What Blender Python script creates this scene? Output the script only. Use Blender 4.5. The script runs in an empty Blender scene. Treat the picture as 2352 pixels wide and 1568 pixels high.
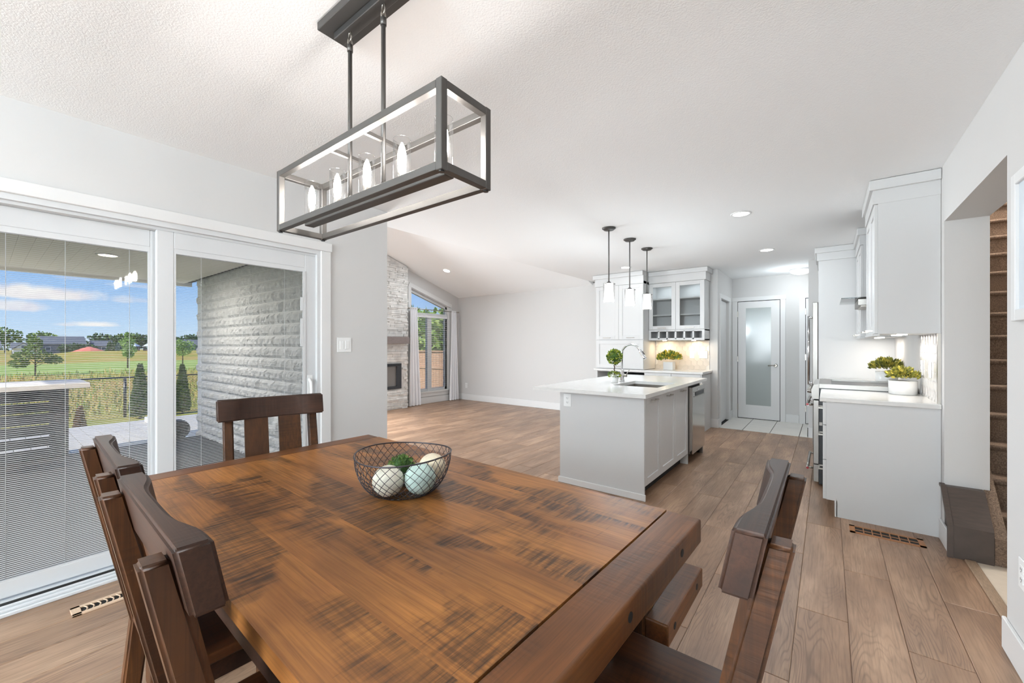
import bpy, bmesh, math, random
from mathutils import Vector, Matrix, noise as mnoise
C = bpy.context.scene.collection
SC = bpy.context.scene
PI = math.pi
R = math.radians

# ------------------------------------------------------------------ camera
cam = bpy.data.cameras.new('camera'); cam_o = bpy.data.objects.new('camera', cam); C.objects.link(cam_o)
cam.sensor_width = 36.0; cam.lens = 36.0*940/2352; cam.shift_y = 8.0/2352
cam.clip_start = 0.03; cam.clip_end = 1000
cam_o.location = (0, 0, 1.30); cam_o.rotation_euler = (R(90), 0, R(37.604))
SC.camera = cam_o
# ------------------------------------------------------------------ exposure
SC.view_settings.view_transform = 'Standard'; SC.view_settings.look = 'None'
SC.view_settings.exposure = 1.1; SC.view_settings.gamma = 1.0; SC.view_settings.use_curve_mapping = False
SC.cycles.max_bounces = 8; SC.cycles.diffuse_bounces = 4; SC.cycles.glossy_bounces = 3
SC.cycles.transmission_bounces = 4; SC.cycles.transparent_max_bounces = 24
SC.cycles.caustics_reflective = False; SC.cycles.caustics_refractive = False
SC.cycles.sample_clamp_indirect = 4.0

def S(r, g, b):                                   # sRGB 0..255 -> linear
    f = lambda c: (c/255)/12.92 if c/255 <= .04045 else (((c/255)+.055)/1.055)**2.4
    return (f(r), f(g), f(b))
class NT:
    def __init__(s, tree): s.t = tree
    def n(s, typ, **k):
        nd = s.t.nodes.new('ShaderNode'+typ)
        for a, v in k.items():
            if a.startswith('i_'):
                key = a[2:]; key = int(key) if key.isdigit() else key.replace('_', ' ')
                if isinstance(v, bpy.types.NodeSocket): s.t.links.new(v, nd.inputs[key])
                else:
                    try: nd.inputs[key].default_value = v
                    except Exception: nd.inputs[key].default_value = tuple(v)+(1,)
            else: setattr(nd, a, v)
        return nd
    def math(s, op, a, b=None, c=None):
        nd = s.t.nodes.new('ShaderNodeMath'); nd.operation = op
        for i, v in enumerate((a, b, c)):
            if v is None: continue
            if isinstance(v, bpy.types.NodeSocket): s.t.links.new(v, nd.inputs[i])
            else: nd.inputs[i].default_value = v
        return nd.outputs[0]
    def mix(s, fac, a, b, typ='RGBA', blend='MIX'):
        nd = s.t.nodes.new('ShaderNodeMix'); nd.data_type = typ; nd.blend_type = blend
        off = {'RGBA': 6, 'FLOAT': 2, 'VECTOR': 4}[typ]
        for i, v in ((0, fac), (off, a), (off+1, b)):
            if isinstance(v, bpy.types.NodeSocket): s.t.links.new(v, nd.inputs[i])
            elif isinstance(v, tuple) and typ == 'RGBA': nd.inputs[i].default_value = tuple(v[:3])+(1,)
            else: nd.inputs[i].default_value = v
        return nd.outputs[{'RGBA': 2, 'FLOAT': 0, 'VECTOR': 1}[typ]]
    def ramp(s, fac, stops, interp='LINEAR'):
        nd = s.t.nodes.new('ShaderNodeValToRGB'); cr = nd.color_ramp; cr.interpolation = interp
        while len(cr.elements) < len(stops): cr.elements.new(.5)
        for e, (p, c) in zip(cr.elements, stops):
            e.position = p; e.color = (tuple(c)+(1,)) if isinstance(c, tuple) else (c, c, c, 1)
        s.t.links.new(fac, nd.inputs[0]); return nd.outputs[0]
    def noise(s, vec, scale=5, detail=3, rough=.5, dist=0):
        nd = s.n('TexNoise'); nd.inputs['Scale'].default_value = scale; nd.inputs['Detail'].default_value = detail
        nd.inputs['Roughness'].default_value = rough; nd.inputs['Distortion'].default_value = dist
        if vec is not None: s.t.links.new(vec, nd.inputs['Vector'])
        return nd.outputs['Fac']
    def mapping(s, vec, scale=(1, 1, 1), loc=(0, 0, 0)):
        nd = s.n('Mapping'); nd.inputs['Scale'].default_value = scale; nd.inputs['Location'].default_value = loc
        s.t.links.new(vec, nd.inputs['Vector']); return nd.outputs[0]
    def link(s, a, b): s.t.links.new(a, b)

# ------------------------------------------------------------------ world: blue summer sky with fair-weather clouds
W = bpy.data.worlds.new('sky'); SC.world = W; W.use_nodes = True
wt = NT(W.node_tree); W.node_tree.nodes.clear()
tc = wt.n('TexCoord').outputs['Generated']
sep = wt.n('SeparateXYZ', i_0=tc)
elev = sep.outputs[2]
grad = wt.ramp(wt.math('MULTIPLY_ADD', elev, .5, .5), [(0.0, S(150, 150, 140)), (.495, S(214, 232, 250)), (.515, S(196, 224, 252)), (.58, S(128, 184, 250)), (.8, S(84, 150, 236)), (1, S(70, 130, 225))])
def cloud_layer():                                # cumulus puffs strewn all around the horizon band
    nz = wt.noise(tc, 16, 6, .6)
    nw = wt.math('SUBTRACT', nz, .5)
    acc = None
    az = lambda u: math.atan2((u-1176)/940*math.sin(R(37.604))+math.cos(R(37.604)), (u-1176)/940*math.cos(R(37.604))-math.sin(R(37.604)))
    puffs = [(az(95), .079, .070, .017, 1.0), (az(20), .058, .05, .013, .8), (az(218), .034, .042, .0085, 1.0), (az(285), .078, .018, .010, .45), (az(325), .079, .016, .006, .3), (az(155), .033, .02, .006, .6), (az(330), .105, .045, .006, .3), (az(165), .11, .03, .008, .3)]
    rr = random.Random(5)
    for k in range(8): puffs.append((az(0)+.3+rr.uniform(0, 5.0), rr.uniform(.02, .3), rr.uniform(.03, .09), rr.uniform(.01, .025), rr.uniform(.5, 1)))
    for a, e, wa, we, st in puffs:
        d = Vector((math.cos(a), math.sin(a), 0))
        # angle along the horizon (signed) and elevation from the puff centre
        dx = wt.math('SUBTRACT', wt.math('MULTIPLY', sep.outputs[1], d.x), wt.math('MULTIPLY', sep.outputs[0], d.y))
        front = wt.math('GREATER_THAN', wt.math('ADD', wt.math('MULTIPLY', sep.outputs[0], d.x), wt.math('MULTIPLY', sep.outputs[1], d.y)), 0)
        dz = wt.math('SUBTRACT', elev, e)
        dz = wt.math('MAXIMUM', dz, wt.math('MULTIPLY', dz, -2.2))       # flat undersides
        q = wt.math('SQRT', wt.math('ADD', wt.math('POWER', wt.math('DIVIDE', dx, wa), 2), wt.math('POWER', wt.math('DIVIDE', dz, we), 2)))
        q = wt.math('ADD', q, wt.math('MULTIPLY', nw, -2.2))
        m = wt.math('MULTIPLY', wt.math('MULTIPLY', wt.n('MapRange', i_0=q, i_1=1.0, i_2=.45, i_3=0, i_4=1).outputs[0], st), front)
        acc = m if acc is None else wt.math('MAXIMUM', acc, m)
    return acc
cl = cloud_layer()
shade = wt.noise(tc, 30, 3)
ccol = wt.ramp(shade, [(.3, S(236, 230, 238)), (.6, S(255, 253, 252))])
skyc = wt.mix(cl, grad, ccol)
bg = wt.n('Background', i_Color=skyc, i_Strength=0.47)
wt.link(bg.outputs[0], wt.n('OutputWorld').inputs[0])
W.cycles.sampling_method = 'NONE'

# ------------------------------------------------------------------ sun, and area lights added at unseen windows as daylight fill
def light(name, typ, loc, energy, rot=(0, 0, 0), size=None, size_y=None, col=(1, 1, 1), **k):
    L = bpy.data.lights.new(name, typ); L.energy = energy; L.color = col
    if typ == 'AREA':
        L.shape = 'RECTANGLE' if size_y else 'DISK'; L.size = size
        if size_y: L.size_y = size_y
    for a, v in k.items(): setattr(L, a, v)
    o = bpy.data.objects.new(name, L); C.objects.link(o); o.location = loc; o.rotation_euler = rot
    return o
light('sun', 'SUN', (0, 0, 30), 2.8, (R(50), R(6), 0), col=(1, .95, .88), angle=R(1.0))
DAY = (.86, .94, 1.0); LAMP = (.82, .93, 1.0)
light('rear_window_fill', 'AREA', (-1.25, -4.42, 1.45), 95, (R(90), 0, 0), 2.6, 1.5, DAY)  # fill added behind the camera, just inside the rear window frame
light('living_window_fill', 'AREA', (-6.98, 3.1, 1.1), 130, (R(60), 0, R(-90)), 1.2, 1.9, DAY)  # fill added for the living room, tilted down from the unseen window

# ------------------------------------------------------------------ mesh helpers
OFF = {}
def bx(bm, x0, x1, y0, y1, z0, z1):
    v = [bm.verts.new(p) for p in ((x0, y0, z0), (x1, y0, z0), (x1, y1, z0), (x0, y1, z0), (x0, y0, z1), (x1, y0, z1), (x1, y1, z1), (x0, y1, z1))]
    for f in ((3, 2, 1, 0), (4, 5, 6, 7), (0, 1, 5, 4), (1, 2, 6, 5), (2, 3, 7, 6), (3, 0, 4, 7)): bm.faces.new([v[i] for i in f])
    return v
def B(*boxes, bev=0, seg=1):
    bm = bmesh.new()
    for b in boxes: bx(bm, *b)
    if bev: bmesh.ops.bevel(bm, geom=bm.edges[:], offset=bev, segments=seg, affect='EDGES', profile=.5)
    return bm
def tube(bm, pts, r, n=8, cap=True):
    pts = [Vector(p) for p in pts]; rings = []
    rs = r if isinstance(r, (list, tuple)) else [r]*len(pts)
    up = None
    for i, p in enumerate(pts):
        d = (pts[min(i+1, len(pts)-1)]-pts[max(i-1, 0)]).normalized()
        if up is None:
            a = Vector((0, 0, 1)) if abs(d.z) < .9 else Vector((1, 0, 0)); up = d.cross(a).normalized()
        else: up = (up-d*up.dot(d)).normalized()
        w = d.cross(up)
        rings.append([bm.verts.new(p+rs[i]*(math.cos(2*PI*k/n)*up+math.sin(2*PI*k/n)*w)) for k in range(n)])
    for a, b in zip(rings, rings[1:]):
        for k in range(n): bm.faces.new((a[k], a[(k+1) % n], b[(k+1) % n], b[k])).smooth = True
    if cap: bm.faces.new(rings[0][::-1]); bm.faces.new(rings[-1])
def lathe(bm, prof, c=(0, 0, 0), n=24, cap0=True, cap1=True, smooth=True):
    rings = []
    for r, z in prof: rings.append([bm.verts.new((c[0]+r*math.cos(2*PI*k/n), c[1]+r*math.sin(2*PI*k/n), c[2]+z)) for k in range(n)])
    for a, b in zip(rings, rings[1:]):
        for k in range(n): bm.faces.new((a[k], a[(k+1) % n], b[(k+1) % n], b[k])).smooth = smooth
    if cap0: bm.faces.new(rings[0][::-1])
    if cap1: bm.faces.new(rings[-1])
def extr(bm, poly, f, d):                         # poly 2D points, f maps (a,b,t)->xyz, d=(t0,t1)
    a = [bm.verts.new(f(p[0], p[1], d[0])) for p in poly]; b = [bm.verts.new(f(p[0], p[1], d[1])) for p in poly]
    bm.faces.new(a[::-1]); bm.faces.new(b); n = len(poly)
    for i in range(n): bm.faces.new((a[i], a[(i+1) % n], b[(i+1) % n], b[i]))
def ball(bm, c, r, sub=2, sc=(1, 1, 1)):
    m = Matrix.Translation(c) @ Matrix.Diagonal((r*sc[0], r*sc[1], r*sc[2], 1))
    g = bmesh.ops.create_icosphere(bm, subdivisions=sub, radius=1, matrix=m)
    for v in g['verts']:
        for f in v.link_faces: f.smooth = True
    return g['verts']
def mesh_of(bm, name, off=None):
    bmesh.ops.recalc_face_normals(bm, faces=bm.faces[:])
    me = bpy.data.meshes.new(name)
    if off is not None: bmesh.ops.translate(bm, verts=bm.verts[:], vec=-off)
    bm.to_mesh(me); bm.free(); return me
def obj(name, bm, mt, parent=None, label=None, cat=None, group=None, kind=None, base=None, local=False):
    """link one mesh object; world-coordinate geometry is shifted into the frame of its thing"""
    if parent is not None: off = OFF.get(parent.name, Vector((0, 0, 0)))
    else: off = Vector(base) if base is not None else Vector((0, 0, 0))
    if isinstance(bm, bpy.types.Mesh): me = bm
    else: me = mesh_of(bm, name, None if local else off)
    o = bpy.data.objects.new(name, me); C.objects.link(o)
    if mt is not None and not me.materials: me.materials.append(mt)
    if parent is not None: o.parent = parent; OFF[o.name] = off
    else:
        OFF[o.name] = off; o.location = off
    if label: o['label'] = label
    if cat: o['category'] = cat
    if group: o['group'] = group
    if kind: o['kind'] = kind
    return o
def soft(o):
    me = o.data
    for p in me.polygons: p.use_smooth = True
    try: me.set_sharp_from_angle(angle=R(50))
    except Exception: pass
    w = o.modifiers.new('weighted', 'WEIGHTED_NORMAL'); w.keep_sharp = True
    return o
def thing(name, loc, label=None, cat=None, group=None, kind=None, rotz=0):
    o = bpy.data.objects.new(name, None); C.objects.link(o); o.empty_display_size = .1
    o.location = loc; o.rotation_euler = (0, 0, rotz); OFF[o.name] = Vector(loc)
    if label: o['label'] = label
    if cat: o['category'] = cat
    if group: o['group'] = group
    if kind: o['kind'] = kind
    return o
def local_thing(*a, **k):
    o = thing(*a, **k); OFF[o.name] = Vector((0, 0, 0)); return o
def struct(name, bm, mt, parent=None): return obj(name, bm, mt, parent, kind=None if parent else 'structure')
def dup(o, loc, rotz=None, label=None, parent=None, group=None):
    c = o.copy(); C.objects.link(c)
    if parent is not None: c.parent = parent
    if loc is not None: c.location = loc
    if rotz is not None: c.rotation_euler = (0, 0, rotz)
    if label: c['label'] = label
    if group: c['group'] = group
    for ch in list(o.children): dup(ch, None, None, None, c)
    return c

# ------------------------------------------------------------------ materials
def base(name):
    m = bpy.data.materials.new(name); m.use_nodes = True; t = NT(m.node_tree); m.node_tree.nodes.clear()
    p = t.n('BsdfPrincipled'); t.link(p.outputs[0], t.n('OutputMaterial').inputs[0]); return m, t, p
def mat(name, col, rough=.5, metal=0.0, var=0.0, vscale=8, bump=0.0, bscale=200, coat=0.0, spec=.5, emit=None, estr=0, detail=3, aniso=None):
    m, t, p = base(name)
    co = t.n('TexCoord').outputs['Object']
    v = co if aniso is None else t.mapping(co, aniso)
    if var:
        n = t.noise(v, vscale, detail)
        d = tuple(max(0, c*(1-var)) for c in col); l = tuple(min(1, c*(1+var)) for c in col)
        t.link(t.ramp(n, [(.3, d), (.7, l)]), p.inputs['Base Color'])
    else: p.inputs['Base Color'].default_value = tuple(col)+(1,)
    p.inputs['Roughness'].default_value = rough; p.inputs['Metallic'].default_value = metal
    p.inputs['Specular IOR Level'].default_value = spec
    if coat: p.inputs['Coat Weight'].default_value = coat; p.inputs['Coat Roughness'].default_value = .15
    if bump:
        b = t.n('Bump'); b.inputs['Strength'].default_value = bump; b.inputs['Distance'].default_value = .002
        t.link(t.noise(v, bscale, 3), b.inputs['Height']); t.link(b.outputs[0], p.inputs['Normal'])
    if emit: p.inputs['Emission Color'].default_value = tuple(emit)+(1,); p.inputs['Emission Strength'].default_value = estr
    return m
def glass(name, tint=(1, 1, 1), refl=1.0, rough=0.02):
    m = bpy.data.materials.new(name); m.use_nodes = True; t = NT(m.node_tree); m.node_tree.nodes.clear()
    fr = t.n('Fresnel', i_IOR=1.45).outputs[0]
    mx = t.n('MixShader', i_0=t.math('MULTIPLY', fr, refl))
    t.link(t.n('BsdfTransparent', i_Color=tint).outputs[0], mx.inputs[1])
    t.link(t.n('BsdfGlossy', i_Roughness=rough).outputs[0], mx.inputs[2])
    t.link(mx.outputs[0], t.n('OutputMaterial').inputs[0]); return m
def emit(name, col, s):
    m = bpy.data.materials.new(name); m.use_nodes = True; t = NT(m.node_tree); m.node_tree.nodes.clear()
    t.link(t.n('Emission', i_Color=col, i_Strength=s).outputs[0], t.n('OutputMaterial').inputs[0]); return m

M = {}
M['wall'] = mat('wall_paint', S(210, 208, 206), .75, bump=.12, bscale=350)
M['ceiling'] = mat('stippled_ceiling', S(246, 246, 246), .9, bump=.75, bscale=150, detail=4)
M['trim'] = mat('white_trim', S(224, 223, 222), .4)
M['cab'] = mat('white_cabinet', S(207, 206, 205), .42)
M['panel'] = mat('cabinet_side_panel', S(206, 205, 204), .5)
M['quartz'] = mat('white_quartz', S(222, 220, 217), .12, var=.03, vscale=25)
M['vinyl'] = mat('white_vinyl', S(214, 215, 216), .35)
M['slat'] = mat('blind_slat', S(235, 236, 238), .5)
M['steel'] = mat('stainless_steel', S(150, 146, 141), .34, 1.0, bump=.1, bscale=60, aniso=(1, 1, 40))
M['chrome'] = mat('chrome', S(222, 222, 224), .08, 1.0)
M['nickel'] = mat('brushed_nickel', S(178, 172, 164), .35, 1.0)
M['gun'] = mat('graphite_metal', S(86, 84, 82), .45, .75)
M['black'] = mat('black_enamel', S(20, 20, 21), .3)
M['dark'] = mat('dark_charcoal', S(52, 55, 60), .5)
M['void'] = mat('cabinet_interior', S(150, 146, 142), .7)
M['gap'] = mat('dark_gap', S(30, 28, 27), .8)
M['red'] = mat('red_medallion', S(150, 30, 35), .35)
M['plastic'] = mat('white_plastic', S(240, 240, 239), .35)
M['glass'] = glass('clear_glass')
M['cabglass'] = glass('cabinet_glass', (.93, .94, .94), .8)
M['doorglass'] = glass('patio_glass', (.985, .99, .99), .4)
M['lampglass'] = glass('lamp_glass', (.97, .97, .97), .45, .12)
M['ceramic'] = mat('white_ceramic', S(220, 219, 217), .2)
M['tile'] = mat('pale_floor_tile', S(226, 222, 215), .3, var=.03, vscale=6)
M['vinylfloor'] = mat('beige_sheet_floor', S(214, 200, 182), .4, var=.04, vscale=20)
M['curtain'] = mat('white_curtain', S(240, 240, 243), .8, bump=.2, bscale=300)
M['carpet'] = mat('brown_carpet', S(122, 102, 86), 1.0, var=.45, vscale=160, bump=1.0, bscale=240, detail=2)
M['frost'] = mat('frosted_glass', S(168, 174, 172), .12, spec=.6)
M['sill'] = mat('ventwood', S(214, 184, 156), .5, var=.06, vscale=30, aniso=(1, 12, 1))
M['oakvent'] = mat('oak_vent', S(158, 104, 58), .4, var=.2, vscale=30, aniso=(6, 1, 1))
M['greywood'] = mat('grey_brown_wood', S(72, 60, 53), .5, var=.15, vscale=14, aniso=(1, 8, 1))
M['mantel'] = mat('grey_mantel', S(140, 130, 128), .6, var=.12, vscale=16, aniso=(8, 1, 8))
M['soil'] = mat('soil', S(62, 52, 40), .9, var=.3, vscale=60)
M['strip'] = mat('transition_strip', S(146, 122, 100), .45, var=.2, vscale=30, aniso=(8, 1, 1))

def floor_wood():
    m, t, p = base('floor_oak')
    co = t.n('TexCoord').outputs['Object']; oi = t.n('ObjectInfo').outputs['Random']
    v = t.n('VectorMath', operation='ADD', i_0=co).outputs[0]
    off = t.n('CombineXYZ', i_0=t.math('MULTIPLY', oi, 37.0), i_1=t.math('MULTIPLY', oi, 91.0), i_2=0.0).outputs[0]
    t.link(off, v.node.inputs[1])
    big = t.noise(t.mapping(v, (6.0, .7, 1)), 1.0, 2, .5, .4)
    rings = t.math('SINE', t.math('MULTIPLY', big, 210))
    rings = t.math('MULTIPLY_ADD', rings, .5, .5)
    mask = t.noise(t.mapping(v, (3, .8, 1)), 1.3, 2)
    rm = t.math('MULTIPLY', t.math('POWER', rings, 4), t.ramp(mask, [(.42, 0.0), (.62, 1.0)]))
    fine = t.noise(t.mapping(v, (120, 5, 1)), 1.0, 3, .6)
    tone = t.noise(t.mapping(v, (4, .9, 1)), 1.7, 4)
    c = t.ramp(tone, [(.25, S(126, 97, 76)), (.5, S(156, 123, 98)), (.75, S(185, 151, 123))])
    c = t.mix(t.math('MULTIPLY', rm, .4), c, S(78, 59, 48))
    c = t.mix(t.ramp(fine, [(.45, 0.0), (.75, .45)]), c, S(84, 65, 53))
    br = t.n('HueSaturation', i_Color=c); t.link(t.math('MULTIPLY_ADD', oi, .26, .88), br.inputs['Value'])
    t.link(br.outputs[0], p.inputs['Base Color'])
    t.link(t.math('MULTIPLY_ADD', fine, .15, .30), p.inputs['Roughness'])
    b = t.n('Bump'); b.inputs['Strength'].default_value = .25; b.inputs['Distance'].default_value = .001
    t.link(t.math('SUBTRACT', 1.0, fine), b.inputs['Height']); t.link(b.outputs[0], p.inputs['Normal'])
    return m
M['floor'] = floor_wood()
def stained(name, light_c, mid_c, dark_c, saw=1.0, rough=.42, axis=0):
    """rough-sawn stained timber; grain along the object's X (axis 0), Y (1) or Z (2)"""
    m, t, p = base(name)
    co = t.n('TexCoord').outputs['Object']; oi = t.n('ObjectInfo').outputs['Random']
    off = t.n('CombineXYZ', i_0=t.math('MULTIPLY', oi, 31.0), i_1=t.math('MULTIPLY', oi, 57.0), i_2=t.math('MULTIPLY', oi, 13.0)).outputs[0]
    v = t.n('VectorMath', operation='ADD', i_0=co, i_1=off).outputs[0]
    def sc(along, across):
        s = [across]*3; s[axis] = along; return tuple(s)
    def sw(along, across, thick):
        s = [across, across, across]; s[axis] = along
        s[2 if axis != 2 else 1] = thick
        return tuple(s)
    grain = t.noise(t.mapping(v, sc(3.5, 120)), 1.0, 5, .65, .5)
    tone = t.noise(t.mapping(v, sc(1.6, 6.0)), 1.0, 3, .5, .8)
    c = t.ramp(tone, [(.28, mid_c), (.62, light_c)])
    c = t.mix(t.ramp(grain, [(.40, 0.0), (.66, .7)]), c, tuple(.6*m_+.4*d_ for m_, d_ in zip(mid_c, dark_c)))
    patch = t.noise(t.mapping(v, sw(2.4, 5.5, 3)), 1.0, 3, .55, .5)
    streak = t.noise(t.mapping(v, sw(95, 7, 3)), 1.0, 3, .6)       # band-saw marks cut across the grain
    mask = t.ramp(patch, [(.46, 0.0), (.56, 1.0)])
    sm = t.ramp(streak, [(.36, 1.0), (.62, .25)])
    dk = t.math('MULTIPLY', t.math('MULTIPLY', mask, sm), saw)
    scr = t.noise(t.mapping(v, sw(150, 3.5, 3)), 1.0, 2, .5)
    lines = t.math('MULTIPLY', t.ramp(scr, [(.68, 0.0), (.74, 1.0)]), t.ramp(patch, [(.42, 0.0), (.52, .8)]))
    dk = t.math('MAXIMUM', dk, t.math('MULTIPLY', lines, saw))
    c = t.mix(t.math('MULTIPLY', dk, .9), c, dark_c)
    blot = t.noise(v, 3.0, 3)
    c = t.mix(t.ramp(blot, [(.5, 0.0), (.8, .45)]), c, dark_c)
    t.link(c, p.inputs['Base Color'])
    p.inputs['Roughness'].default_value = rough
    p.inputs['Specular IOR Level'].default_value = .28
    b = t.n('Bump'); b.inputs['Strength'].default_value = .35; b.inputs['Distance'].default_value = .0015
    t.link(t.math('SUBTRACT', t.math('MULTIPLY', grain, .25), t.math('MULTIPLY', dk, 1.0)), b.inputs['Height']); t.link(b.outputs[0], p.inputs['Normal'])
    return m
TL, TM, TD = S(172, 113, 56), S(134, 83, 41), S(46, 30, 20)
M['table'] = stained('table_wood', TL, TM, TD)
M['table_y'] = stained('breadboard_wood', S(124, 76, 40), S(96, 58, 31), TD, .6, axis=1)
M['chair'] = stained('chair_wood', S(68, 43, 30), S(47, 30, 23), S(26, 18, 15), .45, .46, 0)
M['chair_z'] = stained('chair_post_wood', S(94, 57, 30), S(58, 35, 22), S(26, 18, 14), .6, .42, 2)
M['seat'] = stained('seat_wood', S(92, 54, 28), S(64, 36, 21), S(30, 20, 15), .4, .3, 1)

# ================================================================== STRUCTURE
# --- floor: slab and planks
fl = struct('floor', B((-7.2, .75, -4.6, 2.22, -.30, -.010), (-7.2, .75, 2.22, 7.12, -.30, -.010)), M['gap'])
PW, PL = .1955, 1.22
pm = {}
rng = random.Random(11)
def plank(x0, x1, y0, y1):
    w = round(x1-x0, 3); l = round(y1-y0, 3)
    if (w, l) not in pm:
        bm = bmesh.new(); g = .0009
        a = [(-w/2+g, -l/2+g), (w/2-g, -l/2+g), (w/2-g, l/2-g), (-w/2+g, l/2-g)]
        b = [(p[0]*(1-.003/w*2), p[1]*(1-.003/l*2)) for p in a]
        v0 = [bm.verts.new((p[0], p[1], -.010)) for p in a]; v1 = [bm.verts.new((p[0], p[1], -.0014)) for p in a]; v2 = [bm.verts.new((p[0], p[1], 0)) for p in b]
        for i in range(4):
            j = (i+1) % 4
            bm.faces.new((v0[i], v0[j], v1[j], v1[i])); bm.faces.new((v1[i], v1[j], v2[j], v2[i]))
        bm.faces.new(v2)
        pm[(w, l)] = mesh_of(bm, 'plank'); pm[(w, l)].materials.append(M['floor'])
    o = obj('plank', pm[(w, l)], None, fl); o.location = ((x0+x1)/2, (y0+y1)/2, 0)
k = -40
xs = -.1175
while True:
    x0 = xs+k*PW; x1 = x0+PW
    if x0 > .66: break
    a, b = max(x0, -7.06), min(x1, .70)
    if b-a > .012:
        y = -2.4+((k*.47) % 1)*PL
        while y < 7.1:
            hi = min(y+PL, 7.045 if b < -1.36 else 7.09)
            if b <= -3.12: lo = max(y, 2.22)
            else: lo = max(y, -.9)
            if a < -3.12 < b:
                if hi > 2.22 and lo < 2.22:
                    plank(-3.12, b, lo, 2.22); lo = 2.22
                elif hi <= 2.22: a_ = -3.12
            if hi-lo > .04: plank(-3.12 if (a < -3.12 < b and hi <= 2.22) else a, b, lo, hi)
            y += PL
    k += 1
struct('floor_rear', B((-3.12, .61, -4.5, -.9, -.009, 0)), M['floor'])
# --- hall tiles
ft = struct('floor_hall', B((-2.3, .75, 7.17, 8.4, -.3, -.004), (-1.36, .75, 7.09, 7.17, -.3, -.004)), M['gap'])
tm = None
for i in range(6):
    for j in range(2):
        x0 = -1.36+.355*i-.02; y0 = 7.10+.6*j
        a, b = max(x0, -1.355), min(x0+.35, .2)
        if b-a < .02: continue
        obj('tile', B((a+.0015, b-.0015, y0+.0015, min(y0+.597, 8.285), -.004, .002)), M['tile'], ft)
# stair landing
lf = struct('floor_landing', B((.70, 1.9, 2.2, 3.75, -.3, .002)), M['vinylfloor'])
struct('trim_1', B((.655, .705, 2.69, 3.62, 0, .012), bev=.004), M['strip'])

# --- ceilings
CZ = 2.49
struct('ceiling', B((-3.51, .812, 2.0, 8.45, CZ, CZ+.15), (-3.3, .812, -4.65, 2.0, CZ, CZ+.15)), M['ceiling'])
VZ = lambda y: 2.43+.31*(7.05-y)
bm = bmesh.new()
yr = 4.65
poly = [(7.2, VZ(7.2)), (2.0, VZ(2.0)), (2.0, VZ(2.0)+.15), (7.2, VZ(7.2)+.15)]
extr(bm, poly, lambda a, b, t: (t, a, b), (-7.25, -3.51))
struct('ceiling_vault', bm, M['ceiling'])
bm = bmesh.new()
extr(bm, [(6.8, CZ+.02), (6.8, VZ(6.8)+.1), (2.01, VZ(2.01)+.1), (2.01, CZ+.02)], lambda a, b, t: (t, a, b), (-3.505, -3.40))
struct('wall_gable', bm, M['wall'])

# --- walls
LW = -3.12
struct('wall_left', B((-3.30, LW, -4.5, -.27, -.3, CZ), (-3.30, LW, 1.632, 2.0, -.3, CZ), (-3.30, LW, -.27, 1.632, 2.045, CZ)), M['wall'])
struct('wall_south', B((-7.25, LW, 2.0, 2.22, -.3, CZ-.002), (-7.25, -3.4, 2.0, 2.22, CZ-.002, 4.1)), M['wall'])
struct('wall_rear', B((-3.3, -2.6, -4.65, -4.5, 0, CZ), (.1, .8, -4.65, -4.5, 0, CZ), (-2.6, .1, -4.65, -4.5, 0, .65), (-2.6, .1, -4.65, -4.5, 2.25, CZ)), M['wall'])
bm = B((.61, .81, -4.5, 2.68, 0, CZ), (.61, .81, 3.87, 8.45, 0, CZ), (.61, .81, 2.68, 3.87, 2.113, CZ))
struct('wall_right', bm, M['wall'])
BW = 7.05
struct('wall_back', B((-7.2, -1.48, BW, BW+.12, 0, 2.47), (-7.2, -3.5, BW, BW+.12, 2.47, 2.6)), M['wall'])
struct('wall_hall', B((-1.48, -1.36, BW, 7.24, 0, CZ), (-1.48, -1.36, 7.95, 8.4, 0, CZ), (-1.48, -1.36, 7.24, 7.95, 2.05, CZ)), M['wall'])
struct('wall_pantry', B((-1.48, .8, 8.29, 8.40, 0, CZ)), M['wall'])
struct('wall_fridge', B((-.21, .61, 7.13, 7.26, 0, CZ)), M['wall'])
struct('wall_stair', B((1.72, 1.82, 2.0, 8.0, -.3, 5.2), (.61, 1.82, 1.9, 2.02, 0, 5.2), (.61, 1.82, 7.9, 8.0, 0, 5.2), (.62, .81, 2.0, 8.0, CZ+.15, 5.2), (.62, 1.82, 1.9, 8.0, 5.1, 5.2)), M['wall'])
struct('wall_room_beyond', B((-2.3, -2.2, 7.2, 8.4, 0, 2.5)), M['trim'])
# west wall: trapezoid window, and an added unseen opening mirrored across the fireplace
WX = -7.06
wz = lambda y: VZ(y)-.34
def west():
    bm = bmesh.new()
    f = lambda a, b, t: (t, a, b)
    d = (WX-.18, WX)
    y0, y1, ys = 5.62, 6.72, .26
    def seg(p): extr(bm, p, f, d)
    seg([(6.72, -.3), (7.2, -.3), (7.2, VZ(7.2)+.05), (6.72, VZ(6.72)+.05)])
    seg([(5.62, -.3), (6.72, -.3), (6.72, ys), (5.62, ys)])
    seg([(5.62, wz(5.62)), (6.72, wz(6.72)), (6.72, VZ(6.72)+.05), (5.62, VZ(5.62)+.05)])
    a, b = 2*yr-5.62, 2*yr-6.72          # opening for the added window
    seg([(a, -.3), (5.62, -.3), (5.62, VZ(5.62)+.05), (a, VZ(a)+.05)])
    seg([(b, -.3), (a, -.3), (a, ys), (b, ys)])
    seg([(b, 2.0), (a, 2.0), (a, VZ(a)+.05), (b, VZ(b)+.05)])
    seg([(2.0, -.3), (b, -.3), (b, VZ(b)+.05), (2.0, VZ(2.0)+.05)])
    return bm
struct('wall_west', west(), M['wall'])

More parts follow.
